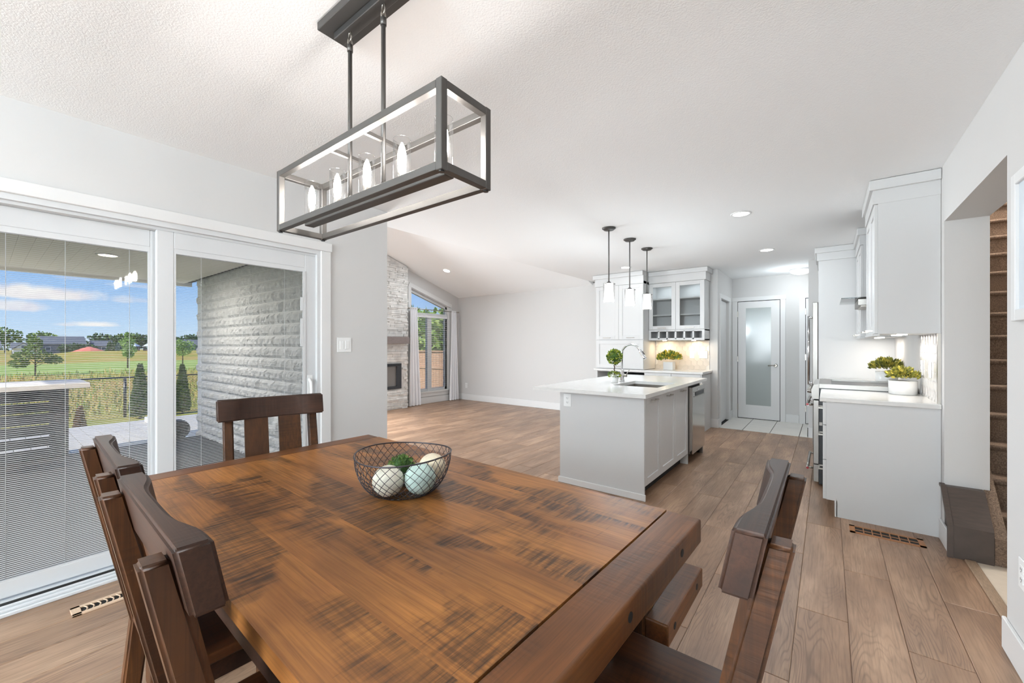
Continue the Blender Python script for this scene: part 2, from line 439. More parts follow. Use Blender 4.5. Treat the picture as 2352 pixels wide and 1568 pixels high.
# --- baseboards
def baseboard(name, *boxes): struct(name, B(*boxes, bev=.003), M['trim'])
BH = .135
baseboard('baseboard_back', (-7.06, -3.16, BW-.014, BW, 0, BH))
baseboard('baseboard_west', (WX, WX+.014, 5.42, BW-.014, 0, BH))
baseboard('baseboard_right', (.596, .61, -4.5, 2.69, 0, BH))
baseboard('baseboard_right_far', (.596, .61, 3.665, 3.945, 0, BH))
baseboard('baseboard_left', (LW, LW+.014, 1.69, 2.22, 0, BH), (LW, LW+.014, -4.5, -.34, 0, BH))
baseboard('baseboard_buffet', (-1.46, -1.346, BW-.014, BW, 0, BH), (-1.36, -1.346, BW, 7.17, 0, BH))
baseboard('baseboard_fridge', (-.224, -.21, 7.116, 7.26, 0, BH), (-.224, -.12, 7.116, 7.13, 0, BH))
baseboard('baseboard_pantry', (-.555, -.37, 8.276, 8.29, 0, BH))
baseboard('baseboard_hall', (-1.36, -1.346, 8.02, 8.28, 0, BH))

# ================================================================== DOORS AND WINDOWS
# --- patio door
D1 = thing('door_1', (-3.2, .68, 0), kind='structure', label='white sliding patio door with blinds between the panes')
Y0, Y1 = -.25, 1.61
obj('casing', B((LW, LW+.018, 1.61, 1.687, 0, 2.03), (LW, LW+.018, -.327, -.25, 0, 2.03), (LW, LW+.022, -.335, 1.697, 2.03, 2.098), bev=.003), M['trim'], D1)
obj('frame', B((-3.30, LW+.004, Y1-.026, Y1+.02, 0, 2.04), (-3.30, LW+.004, Y0-.02, Y0+.026, 0, 2.04), (-3.30, LW+.004, Y0+.026, Y1-.026, 2.0, 2.04), (-3.24, LW-.025, Y0+.026, Y1-.026, 1.985, 2.0)), M['vinyl'], D1)
obj('threshold', B((-3.30, -3.104, Y0, Y1, 0, .018), (-3.30, -3.118, Y0, Y1, .018, .032), (-3.30, -3.135, Y0, Y1, .032, .045), bev=.003), M['vinyl'], D1)
obj('track', B((-3.15, -3.14, Y0, Y1, .045, .055)), M['gap'], D1)
def patio_panel(y0, y1, xc, name, left):
    sw = .082; zb, zt = .056, 1.985; gb, gt = .135, 1.885
    p = obj(name, B((xc-.02, xc+.02, y0, y0+sw, zb, zt), (xc-.02, xc+.02, y1-sw, y1, zb, zt), (xc-.02, xc+.02, y0+sw, y1-sw, zb, gb), (xc-.02, xc+.02, y0+sw, y1-sw, gt, zt), bev=.003), M['vinyl'], D1)
    obj('glazing_bead', B((xc+.004, xc+.019, y0+sw, y0+sw+.01, gb+.008, gt-.03), (xc+.004, xc+.019, y1-sw-.01, y1-sw, gb+.008, gt-.03), (xc+.004, xc+.019, y0+sw, y1-sw, gb, gb+.008), (xc+.004, xc+.019, y0+sw, y1-sw, gt-.03, gt)), M['vinyl'], p)
    obj('glass', B((xc+.008, xc+.011, y0+sw, y1-sw, gb, gt)), M['doorglass'], p)
    obj('glass', B((xc-.012, xc-.009, y0+sw, y1-sw, gb, gt)), M['doorglass'], p)
    bm = bmesh.new(); z = gb+.012; pitch = .0098
    while z < gt-.035:                                  # thin slats set open
        x0, x1, t = xc-.0065, xc+.006, .00035
        vv = [bm.verts.new(q) for q in ((x0, y0+sw+.006, z+.0003), (x1, y0+sw+.006, z-.0003), (x1, y1-sw-.006, z-.0003), (x0, y1-sw-.006, z+.0003), (x0, y0+sw+.006, z+.0003+t), (x1, y0+sw+.006, z-.0003+t), (x1, y1-sw-.006, z-.0003+t), (x0, y1-sw-.006, z+.0003+t))]
        for f in ((3, 2, 1, 0), (4, 5, 6, 7), (0, 1, 5, 4), (1, 2, 6, 5), (2, 3, 7, 6), (3, 0, 4, 7)): bm.faces.new([vv[i] for i in f])
        z += pitch
    obj('blind_slats', bm, M['slat'], p, kind='stuff')
    bm = bmesh.new()
    for yy in ((y0+sw+.14, y1-sw-.14) if not left else (y0+.3, y1-sw-.09, y0+.5)):
        tube(bm, [(xc+.007, yy, gb+.01), (xc+.007, yy, gt-.03)], .0011, 4)
    obj('blind_cords', bm, M['slat'], p)
    obj('head_rail', B((xc-.007, xc+.007, y0+sw+.004, y1-sw-.004, gt-.032, gt-.004)), M['slat'], p)
    return p
pR = patio_panel(.635, 1.585, -3.165, 'sliding_panel', False)
pL = patio_panel(-.225, .70, -3.222, 'fixed_panel', True)
obj('latch_strip', B((-3.147, -3.140, 1.487, 1.507, .15, 1.86), (-3.147, -3.138, 1.470, 1.49, 1.29, 1.5), (-3.147, -3.138, 1.470, 1.49, 1.56, 1.66)), M['vinyl'], pR)
bm = bmesh.new(); tube(bm, [(-3.143, 1.535, .86), (-3.115, 1.535, .885), (-3.105, 1.535, .95), (-3.115, 1.535, 1.015), (-3.143, 1.535, 1.04)], .011, 8)
bx(bm, -3.148, -3.14, 1.522, 1.56, .83, 1.07)
obj('handle', bm, M['plastic'], pR)

# --- pantry door with frosted pane
PY = 8.29
D2 = thing('door_2', (-.95, PY, 0), kind='structure', label='white pantry door with a tall frosted glass pane')
x0, x1 = -1.265, -.64
obj('casing', B((x0-.093, x0-.008, PY-.02, PY, 0, 2.075), (x1+.008, x1+.083, PY-.02, PY, 0, 2.075), (x0-.103, x1+.093, PY-.024, PY, 2.075, 2.145), bev=.003), M['trim'], D2)
lf_ = obj('door_leaf', B((x0, x0+.122, PY-.012, PY+.02, .012, 2.065), (x1-.125, x1, PY-.012, PY+.02, .012, 2.065), (x0+.122, x1-.125, PY-.012, PY+.02, .012, .245), (x0+.122, x1-.125, PY-.012, PY+.02, 1.949, 2.065)), M['trim'], D2)
obj('frosted_pane', B((x0+.120, x1-.123, PY-.008, PY-.004, .245, 1.949)), M['frost'], lf_)
obj('door_gap', B((x0-.008, x1+.008, PY-.003, PY-.001, 0, 2.075)), M['gap'], D2)
bm = bmesh.new(); tube(bm, [(x1-.055, PY-.012, .95), (x1-.055, PY-.055, .95)], [.03, .02], 12); tube(bm, [(x1-.055, PY-.055, .95), (x1-.10, PY-.06, .952), (x1-.165, PY-.055, .945)], .009, 8)
obj('lever_handle', bm, M['nickel'], lf_)
for z in (.2, 1.05, 1.85): obj('hinge', B((x0-.012, x0+.004, PY-.02, PY-.008, z-.05, z+.05)), M['nickel'], D2)
# --- hall door at the right
D3 = thing('door_3', (0, PY, 0), kind='structure', label='white hall door half hidden behind the refrigerator')
obj('casing', B((-.366, -.285, PY-.02, PY, 0, 2.075), (-.376, .6, PY-.024, PY, 2.075, 2.145)), M['trim'], D3)
d = obj('door_leaf', B((-.277, .55, PY-.012, PY+.02, .012, 2.065)), M['trim'], D3)
obj('door_gap', B((-.285, .55, PY-.003, PY-.001, 0, 2.075)), M['gap'], D3)
for z in (.25, 1.1, 1.85): obj('hinge', B((-.29, -.272, PY-.022, PY-.008, z-.05, z+.05)), M['nickel'], D3)
# --- hall doorway at the left with pocket door
D4 = thing('door_4', (-1.36, 7.6, 0), kind='structure', label='white pocket door in the hall side wall')
obj('casing', B((-1.36, -1.342, 7.165, 7.24, 0, 2.05), (-1.36, -1.342, 7.95, 8.02, 0, 2.05), (-1.36, -1.338, 7.155, 8.03, 2.05, 2.12)), M['trim'], D4)
d = obj('door_leaf', B((-1.43, -1.40, 7.24, 7.95, .012, 2.04)), M['trim'], D4)
obj('pull', B((-1.40, -1.395, 7.28, 7.32, .96, 1.05)), M['nickel'], d)

# --- living room window beside the fireplace
W1 = thing('window_1', (WX, 6.17, .26), kind='structure', label='trapezoid window with white blinds beside the fireplace')
f3 = lambda a, b, t: (t, a, b)
a, b, zs = 5.62, 6.72, .26
zm = 1.97
bm = bmesh.new()
def strip(y0, z0, y1, z1, w, d):                       # mitred bar between two points in the wall plane
    dv = Vector((y1-y0, z1-z0)).normalized(); n = Vector((-dv.y, dv.x))*w
    extr(bm, [(y0, z0), (y1, z1), (y1+n.x, z1+n.y), (y0+n.x, z0+n.y)], f3, d)
strip(a-.075, wz(a-.075)-.0, b+.075, wz(b+.075)-.0, .085, (WX, WX+.02))
bx(bm, WX, WX+.018, b, b+.08, zs, wz(b+.08)); bx(bm, WX, WX+.018, a-.08, a, zs, wz(a-.08))
bx(bm, WX, WX+.018, a-.08, b+.08, zs-.1, zs-.02); bx(bm, WX-.02, WX+.04, a-.1, b+.1, zs-.02, zs+.012)
obj('casing', bm, M['trim'], W1)
bm = bmesh.new(); bx(bm, WX-.17, WX+.002, b-.006, b+.001, zs, wz(b)-.01); bx(bm, WX-.17, WX+.002, a-.001, a+.006, zs, wz(a)-.01); strip(a, wz(a)-.012, b, wz(b)-.012, .01, (WX-.17, WX+.002)); obj('jamb_liner', bm, M['trim'], W1)
bm = bmesh.new(); X0, X1 = WX-.12, WX-.06
bx(bm, X0, X1, a, a+.06, zs, wz(a)); bx(bm, X0, X1, b-.05, b, zs, wz(b)); bx(bm, X0, X1, a, b, zs, zs+.06); bx(bm, X0, X1+.02, a, b, zm-.05, zm+.04)
bx(bm, X0, X1+.01, 6.12, 6.24, zs, zm); bx(bm, X0, X1, 6.66, 6.72, zs, zm)
strip(a, wz(a)-.07, b, wz(b)-.07, .07, (X0, X1))
obj('frame', bm, M['vinyl'], W1)
bm = bmesh.new(); extr(bm, [(a, zs), (b, zs), (b, wz(b)), (a, wz(a))], f3, (WX-.095, WX-.09)); obj('glass', bm, M['glass'], W1)
bm = bmesh.new(); z = zs+.08
while z < zm-.06:
    vv = [bm.verts.new(q) for q in ((WX-.075, a+.03, z), (WX-.03, a+.03, z+.004), (WX-.03, b-.02, z+.004), (WX-.075, b-.02, z), (WX-.075, a+.03, z+.003), (WX-.03, a+.03, z+.007), (WX-.03, b-.02, z+.007), (WX-.075, b-.02, z+.003))]
    for f in ((3, 2, 1, 0), (4, 5, 6, 7), (0, 1, 5, 4), (1, 2, 6, 5), (2, 3, 7, 6), (3, 0, 4, 7)): bm.faces.new([vv[i] for i in f])
    z += .048
obj('blind_slats', bm, M['slat'], W1, kind='stuff')
obj('blind_valance', B((WX-.08, WX-.02, a+.02, b-.02, zm-.06, zm)), M['slat'], W1)
# --- unseen window frames added to go with the area lights set inside them
W2 = thing('window_2', (WX, 3.13, .26), kind='structure', label='added unseen living room window left of the fireplace')
a2, b2 = 2*yr-6.72, 2*yr-5.62
obj('frame', B((WX-.12, WX-.06, a2, a2+.05, zs, 1.97), (WX-.12, WX-.06, b2-.05, b2, zs, 1.97), (WX-.12, WX-.06, a2, b2, zs, zs+.06), (WX-.12, WX-.06, a2, b2, 1.92, 2.0)), M['vinyl'], W2)
W3 = thing('window_3', (-1.25, -4.5, .65), kind='structure', label='added unseen wide window in the rear wall')
obj('frame', B((-2.6, -2.55, -4.62, -4.56, .65, 2.25), (.05, .1, -4.62, -4.56, .65, 2.25), (-2.6, .1, -4.62, -4.56, .65, .7), (-2.6, .1, -4.62, -4.56, 2.2, 2.25), (-1.28, -1.22, -4.62, -4.56, .65, 2.25)), M['vinyl'], W3)

# ================================================================== LIVING ROOM
# --- curtains and rod
def curtain(y0, y1, x, zt, y0b, y1b, label):
    bm = bmesh.new(); n = 60; rows = 8; g = []
    for r in range(rows+1):
        t = r/rows; z = zt-(zt-.012)*t
        row = []
        for i in range(n+1):
            s = i/n
            y = (y0*(1-t)+y0b*t)*(1-s)+(y1*(1-t)+y1b*t)*s
            dx = .028*math.sin(s*PI*7+.4*math.sin(5*t))*(.75+.25*t)
            row.append((x+dx, y, z))
        g.append(row)
    for off in (0, .004):
        vs = [[bm.verts.new((p[0]+off, p[1], p[2])) for p in row] for row in g]
        for r in range(rows):
            for i in range(n):
                bm.faces.new((vs[r][i], vs[r][i+1], vs[r+1][i+1], vs[r+1][i])).smooth = True
    return obj('curtain', bm, M['curtain'], label=label, cat='curtain', group='white curtains at the living room window', base=(x, (y0b+y1b)/2, 0))
curtain(5.52, 5.70, -6.96, 2.10, 5.50, 5.80, 'white curtain hanging beside the stacked-stone fireplace')
curtain(6.72, 6.86, -6.96, 2.10, 6.66, 6.93, 'white curtain hanging in the corner by the grey living room wall')
rod = thing('curtain_rod', (-6.96, 6.2, 2.06), 'thin nickel curtain rod above the living room window', 'curtain rod')
bm = bmesh.new(); tube(bm, [(-6.96, 5.47, 2.075), (-6.96, 6.95, 2.075)], .009, 8); obj('pole', bm, M['nickel'], rod)
for y in (5.47, 6.95):
    bm = bmesh.new(); ball(bm, (-6.96, y, 2.075), .02, 2); obj('finial', bm, M['nickel'], rod)
for y in (5.515, 6.90):
    obj('bracket', B((WX, -6.955, y-.006, y+.006, 2.06, 2.072)), M['nickel'], rod)
# --- fireplace
FX = -6.90
fp = thing('fireplace', (-6.98, 4.65, 0), 'white stacked-stone fireplace rising to the vaulted ceiling', 'fireplace')
fy0, fy1 = 2*yr-5.41, 5.41
bm = bmesh.new()
extr(bm, [(fy0, 0), (fy1, 0), (fy1, VZ(fy1)-.01), (fy0, VZ(fy0)-.01)], f3, (WX+.003, FX-.02))
M['ledge'] = mat('white_ledgestone', S(226, 224, 221), .8, var=.16, vscale=9, bump=.8, bscale=40)
obj('chimney_breast', bm, M['ledge'], fp)
bm = bmesh.new(); r4 = random.Random(3); z = 0
def on_face(y, z): return not (4.0 < y < 5.235 and .40 < z < .93)
while z < VZ(fy0)-.06:
    h = r4.choice((.028, .034, .042, .055)); y = fy0-r4.random()*.3
    while y < fy1:
        l = r4.uniform(.08, .30); ya, yb = max(y, fy0), min(y+l, fy1)
        top = VZ(yb)
        if yb-ya > .02 and z+h < top-.015 and (on_face(ya, z) and on_face(yb, z) and on_face(ya, z+h) and on_face(yb, z+h) and on_face((ya+yb)/2, z+h/2)):
            d = r4.uniform(-.008, .02); t = r4.uniform(-.006, .006)
            v = bx(bm, FX-.03, FX+d, ya+.002, yb-.002, z+.002, z+h-.002)
            for q in (v[1], v[2]): q.co.x += t
            for q in (v[5], v[6]): q.co.x -= t
            if yb > fy1-.001:                            # quoin return on the right cheek
                bx(bm, WX+.004, FX-.03, fy1-.02, fy1+max(0.002, d), z+.002, z+h-.002)
        y += l
    z += h
obj('stacked_stones', bm, M['ledge'], fp, kind='stuff')
obj('firebox', B((FX-.03, FX+.025, 4.05, 5.235, .415, .47), (FX-.03, FX+.025, 4.05, 5.235, .87, .925), (FX-.03, FX+.025, 5.13, 5.235, .47, .87), (FX-.03, FX+.025, 4.05, 4.17, .47, .87)), M['dark'], fp)
obj('firebox_glass', B((FX-.02, FX-.012, 4.17, 5.13, .47, .87)), mat('firebox_pane', S(120, 116, 112), .1), fp)
obj('louvre', B((FX+.025, FX+.03, 4.08, 5.2, .885, .9)), M['black'], fp)
man = obj('mantel_shelf', B((FX+.0, FX+.16, 3.98, 5.33, 1.325, 1.465), bev=.006), M['mantel'], None, 'thick grey wooden mantel shelf on the stone fireplace', 'shelf', base=(FX+.08, 4.65, 1.325))

# ================================================================== KITCHEN HELPERS
def shaker(name, parent, axis, p, a0, a1, z0, z1, mt=None, fr=.062, sgn=-1, glass_mat=None, hz=None, hv=None, hl=.13):
    """shaker door in plane axis=p facing sgn; (a0,a1) is the range along the other axis"""
    mt = mt or M['cab']; t0, t1 = (p, p+sgn*.02)
    def b(a, c, e, f, d0=t0, d1=t1):
        lo, hi = min(d0, d1), max(d0, d1)
        return (lo, hi, a, c, e, f) if axis == 'x' else (a, c, lo, hi, e, f)
    boxes = [b(a0, a0+fr, z0, z1), b(a1-fr, a1, z0, z1), b(a0+fr, a1-fr, z0, z0+fr), b(a0+fr, a1-fr, z1-fr, z1)]
    d = obj(name, B(*boxes, bev=.0015), mt, parent)
    if glass_mat: obj('pane', B(b(a0+fr, a1-fr, z0+fr, z1-fr, p+sgn*.008, p+sgn*.012)), glass_mat, d)
    else: obj('panel', B(b(a0+fr, a1-fr, z0+fr, z1-fr, p, p+sgn*.011)), M['panel'] if mt is None else mt, d)
    if hz is not None:
        c = (a0+a1)/2 if hv is None else hv
        q = p+sgn*.02; h = q+sgn*.028
        bm = B(b(c-hl/2, c+hl/2, hz-.005, hz+.005, h-.004, h+.004), b(c-hl/2+.008, c-hl/2+.018, hz-.005, hz+.005, q, h), b(c+hl/2-.018, c+hl/2-.008, hz-.005, hz+.005, q, h))
        obj('handle', bm, M['nickel'], d)
    return d
def outlet(name, axis, p, sgn, a, z, kind, label, w=.072, h=.117, cat='outlet', group=None, gang=1):
    def b(a0, a1, z0, z1, d0, d1):
        lo, hi = min(p+sgn*d0, p+sgn*d1), max(p+sgn*d0, p+sgn*d1)
        return (lo, hi, a0, a1, z0, z1) if axis == 'x' else (a0, a1, lo, hi, z0, z1)
    o = thing(name, ((p, a, z) if axis == 'x' else (a, p, z)), label, cat, group)
    obj('cover_plate', B(b(a-w/2, a+w/2, z-h/2, z+h/2, 0, .006), bev=.0015), M['plastic'], o)
    if kind == 'outlet':
        for dz in (.02, -.02):
            r = obj('socket', B(b(a-.017, a+.017, z+dz-.0145, z+dz+.0145, .006, .008)), M['plastic'], o)
            obj('slots', B(b(a-.008, a-.0055, z+dz-.004, z+dz+.006, .008, .0085), b(a+.0055, a+.008, z+dz-.004, z+dz+.006, .008, .0085), b(a-.002, a+.002, z+dz-.011, z+dz-.007, .008, .0085)), M['gap'], r)
    else:
        for g in range(gang):
            c = a+(g-(gang-1)/2)*.046
            obj('rocker', B(b(c-.0165, c+.0165, z-.033, z+.033, .006, .010), bev=.001), M['plastic'], o)
    return o
outlet('light_switch', 'x', LW, 1, 1.806, 1.30, 'switch', 'white double rocker switch on the wall beside the patio door', .122, .118, 'switch', None, 2)
outlet('wall_outlet', 'y', BW, -1, -6.80, .34, 'outlet', 'small white outlet low on the living room wall near the curtain')
outlet('wall_outlet', 'x', .61, -1, 2.49, .40, 'outlet', 'white outlet on the right wall beside the stair opening')

# ================================================================== ISLAND
isl = thing('kitchen_island', (-1.6, 4.3, 0), 'white panelled kitchen island cabinet with three shaker doors', 'island')
IX0, IX1, IY0, IY1 = -2.0, -1.225, 3.37, 5.33
obj('body', B((IX0, IX1, IY0+.018, 3.843, .11, .868), (IX0, IX1, 3.843, 4.477, .11, .685), (IX0, -1.716, 3.843, 4.477, .685, .868), (-1.244, IX1, 3.843, 4.477, .685, .868), (IX0, IX1, 4.477, 4.705, .11, .868), (IX0, -1.29, IY0+.018, 4.705, 0, .11)), M['panel'], isl)
obj('end_panel', B((IX0, IX1+.018, IY0, IY0+.018, 0, .868)), M['panel'], isl)
obj('back_panel', B((IX0-.018, IX0, IY0, IY1, 0, .868), (IX0, IX1, IY1-.03, IY1, 0, .868)), M['panel'], isl)
obj('divider_panel', B((IX0, IX1+.018, 4.705, 4.725, 0, .868)), M['panel'], isl)
obj('skirting', B((IX0-.03, IX1+.032, IY0-.014, IY0, 0, .055), bev=.003), M['trim'], isl)
obj('toe_kick', B((-1.3, -1.285, IY0+.018, 4.705, 0, .11)), M['gap'], isl)
yd = [IY0+.012, 3.795, 4.25, 4.70]
for i in range(3): shaker('door', isl, 'x', IX1, yd[i]+.0015, yd[i+1]-.0015, .115, .862, sgn=1, hz=.822, fr=.06, hl=.13)
ol = outlet('wall_outlet', 'y', IY0, -1, -1.935, .782, 'outlet', 'white outlet on the end panel of the kitchen island', .078, .118)
# worktop with sink cut-out
top = bmesh.new()
wx0, wx1, wy0, wy1, z0, z1 = -2.25, -1.152, 3.25, 5.36, .868, .90
sx0, sx1, sy0, sy1 = -1.70, -1.26, 3.86, 4.46
xsr, ysr = [wx0, sx0, sx1, wx1], [wy0, sy0, sy1, wy1]
for i in range(3):
    for j in range(3):
        if i == 1 and j == 1: continue
        bx(top, xsr[i], xsr[i+1], ysr[j], ysr[j+1], z0, z1)
obj('island_worktop', top, M['quartz'], None, 'white quartz worktop on the kitchen island overhanging to the left', 'countertop', base=(-1.7, 4.3, .868))
sk = thing('kitchen_sink', (-1.48, 4.16, .70), 'undermount stainless steel sink in the island worktop', 'sink')
obj('basin', B((sx0-.012, sx0, sy0-.012, sy1+.012, .70, .868), (sx1, sx1+.012, sy0-.012, sy1+.012, .70, .868), (sx0, sx1, sy0-.012, sy0, .70, .868), (sx0, sx1, sy1, sy1+.012, .70, .868), (sx0-.012, sx1+.012, sy0-.012, sy1+.012, .69, .70)), mat('sink_steel', S(112, 104, 96), .45, .6), sk)
bm = bmesh.new(); lathe(bm, [(.045, 0), (.04, .003), (.01, .001)], (-1.48, 4.16, .70), 20); obj('drain', bm, M['chrome'], sk)
fc = thing('kitchen_faucet', (-1.795, 4.32, .9), 'tall chrome gooseneck faucet beside the topiary', 'faucet')
fx, fy = -1.795, 4.32
bm = bmesh.new(); lathe(bm, [(.028, 0), (.028, .012), (.022, .02), (.022, .12), (.018, .13)], (fx, fy, .9), 20); obj('base', bm, M['chrome'], fc)
pts = [(fx, fy, 1.02), (fx, fy, 1.20)]
ar = .105
for i in range(1, 13):
    a_ = PI*i/12*.86; pts.append((fx+ar-ar*math.cos(a_), fy, 1.20+ar*math.sin(a_)))
bm = bmesh.new(); tube(bm, pts, .0125, 12); obj('spout', bm, M['chrome'], fc)
e = Vector(pts[-1]); dr = (e-Vector(pts[-2])).normalized()
bm = bmesh.new(); tube(bm, [e-dr*.01, e+dr*.02, e+dr*.085, e+dr*.11], [.0135, .016, .019, .022], 12); hd = obj('spray_head', bm, M['chrome'], fc)
bm = bmesh.new(); tube(bm, [e+dr*.02+Vector((.017, 0, .004)), e+dr*.06+Vector((.019, 0, .004))], .006, 6); obj('spray_button', bm, M['black'], hd)
bm = bmesh.new(); tube(bm, [(fx+.01, fy, .965), (fx+.055, fy, .965)], .016, 12); tube(bm, [(fx+.045, fy, .97), (fx+.085, fy, 1.03)], .005, 8); obj('lever', bm, M['nickel'], fc)
# dishwasher
dw = thing('dishwasher', (-1.5, 5.02, 0), 'stainless steel dishwasher built into the end of the island', 'dishwasher')
obj('tub', B((-1.9, -1.235, 4.73, 5.30, .10, .855)), M['dark'], dw)
M['mirror_steel'] = mat('polished_steel', S(190, 186, 180), .14, 1.0)
dd = obj('door', B((-1.235, -1.165, 4.745, 5.30, .10, .835), bev=.004), M['mirror_steel'], dw)
obj('control_window', B((-1.165, -1.161, 4.86, 5.24, .735, .775)), M['black'], dd)
obj('badge', B((-1.165, -1.162, 4.96, 5.03, .79, .806)), M['chrome'], dd)
obj('pocket_handle', B((-1.165, -1.158, 4.80, 5.27, .725, .733), (-1.165, -1.158, 4.80, 5.27, .777, .784), bev=.001), M['steel'], dd)
obj('toe_panel', B((-1.30, -1.28, 4.73, 5.30, 0, .10)), M['black'], dw)
obj('side_foot', B((-1.30, -1.19, 5.30, 5.33, 0, .10)), M['steel'], dw)

# ================================================================== BUFFET WALL (facing the island)
bf = thing('buffet_base_cabinet', (-2.3, 6.76, 0), 'white base cabinet with drawers and an open bay along the back wall', 'cabinet')
bx0, bx1, byf = -3.15, -1.475, 6.47
BWc = BW-.022
obj('body', B((-2.31, bx1, byf, BWc, .1, .868), (-2.31, bx1, byf+.06, BWc, 0, .1)), M['cab'], bf)
for q in ((bx0, bx0+.02, byf, BWc, 0, .868), (bx1, bx1+.02, byf-.02, BWc, 0, .868)): obj('end_panel', B(q), M['panel'], bf)
obj('bay_back', B((bx0+.02, -2.31, BW-.04, BWc, 0, .868)), M['void'], bf)
obj('bay_divider', B((-2.86, -2.83, byf+.02, BW-.04, 0, .868), (bx0+.02, -2.31, byf+.01, byf+.03, .855, .868)), M['cab'], bf)
dx = (bx1+2.31)/2
for i in range(2):
    xa = -2.31+dx*i
    dr_ = obj('drawer_front', B((xa+.002, xa+dx-.002, byf-.02, byf, .72, .862), bev=.0015), M['cab'], bf)
    obj('handle', B((xa+dx/2-.065, xa+dx/2+.065, byf-.052, byf-.044, .80, .81), (xa+dx/2-.06, xa+dx/2-.05, byf-.046, byf-.02, .80, .81), (xa+dx/2+.05, xa+dx/2+.06, byf-.046, byf-.02, .80, .81)), M['nickel'], dr_)
    shaker('door', bf, 'y', byf, xa+.002, xa+dx-.002, .11, .716, hz=.67)
obj('beverage_cooler', B((-2.82, -2.32, byf+.03, BW-.045, .02, .83), bev=.004), M['black'], None, 'black beverage cooler in the open bay under the back counter', 'cooler', base=(-2.57, 6.75, .02))
obj('buffet_worktop', B((bx0-.03, -1.437, 6.43, BW, .868, .90), bev=.002), M['quartz'], None, 'white quartz worktop along the back wall below the glass cabinet', 'countertop', base=(-2.3, 6.75, .868))
# tall cabinet standing on the worktop
tcb = thing('tall_cabinet', (-2.73, 6.76, .90), 'tall white cabinet standing on the back counter left of the glass cabinet', 'cabinet')
tx0, tx1, tyf = -3.15, -2.325, 6.47
obj('body', B((tx0, tx1, tyf, BWc, .905, 2.33)), M['cab'], tcb)
xm = (tx0+tx1)/2
shaker('door', tcb, 'y', tyf, tx0+.003, xm-.0015, 1.39, 2.285, hz=1.42)
shaker('door', tcb, 'y', tyf, xm+.0015, tx1-.002, 1.39, 2.285, hz=1.42)
shaker('flip_door', tcb, 'y', tyf, tx0+.003, tx1-.002, .915, 1.38, hz=.95, hl=.13)
def crown(parent, x0, x1, y0, y1, zlo, faces, top=CZ-.004):
    """frieze and crown boards; faces: which sides stand proud, e.g. 'yx' """
    l = .018 if 'l' in faces else 0; r = .018 if 'r' in faces else 0; f = .018 if 'f' in faces else 0
    n = .018 if 'n' in faces else 0
    obj('frieze', B((x0-l, x1+r, y0-f, y1+n, zlo, top-.07)), M['cab'], parent)
    obj('crown', B((x0-l*2.6, x1+r*2.6, y0-f*2.6, y1+n*2.6, top-.07, top), bev=.004), M['cab'], parent)
crown(tcb, tx0, tx1, tyf, BWc, 2.29, 'lf')
# glass-fronted cabinet
gc = thing('glass_cabinet', (-1.89, 6.88, 1.37), 'white wall cabinet with two glass doors above a row of wine cubbies', 'cabinet')
gx0, gx1, gyf = -2.322, -1.475, 6.72
obj('carcass', B((gx0, gx0+.018, gyf, BW, 1.375, 2.33), (gx1-.018, gx1, gyf, BW, 1.375, 2.33), (gx0, gx1, BW-.012, BW, 1.375, 2.33), (gx0, gx1, gyf, BW, 1.375, 1.393), (gx0, gx1, gyf, BW, 1.525, 1.543), (gx0, gx1, gyf, BW, 2.30, 2.33)), M['cab'], gc)
for z in (1.78, 2.04): obj('shelf', B((gx0+.018, gx1-.018, gyf+.02, BW-.012, z-.009, z+.009)), M['cab'], gc)
gm = (gx0+gx1)/2
for s, (xa, xb) in enumerate(((gx0+.003, gm-.0015), (gm+.0015, gx1-.002))):
    shaker('glass_door', gc, 'y', gyf, xa, xb, 1.545, 2.295, hz=1.573, glass_mat=M['cabglass'])
n = 6; cw = (gx1-gx0-.06)/n
bm = B((gx0, gx1, gyf-.02, gyf, 1.515, 1.54), (gx0, gx1, gyf-.02, gyf, 1.375, 1.41), (gx0, gx0+.035, gyf-.02, gyf, 1.41, 1.515), (gx1-.035, gx1, gyf-.02, gyf, 1.41, 1.515))
for i in range(1, n): bx(bm, gx0+.03+cw*i-.012, gx0+.03+cw*i+.012, gyf-.02, BW-.012, 1.393, 1.525)
obj('wine_cubby', bm, M['cab'], gc)
crown(gc, gx0, gx1, gyf-.0, BW, 2.30, 'fr')
for i in range(2):
    bm = bmesh.new(); lathe(bm, [(.03, 0), (.03, .006)], (-2.12+.45*i, 6.87, 1.369), 16); obj('puck_light', bm, emit('puck_glow', (1, .82, .58), 14), gc)
light('puck_lamp', 'AREA', (-2.12, 6.88, 1.364), .9, (0, 0, 0), .05, None, (1, .78, .52)); light('puck_lamp', 'AREA', (-1.67, 6.88, 1.364), .9, (0, 0, 0), .05, None, (1, .78, .52))
for x in (-2.11, -1.68): light('cabinet_fill', 'AREA', (x, 6.86, 2.295), .35, (0, 0, 0), .12, None, LAMP)  # no fixture here: added to brighten the shelves behind the glass
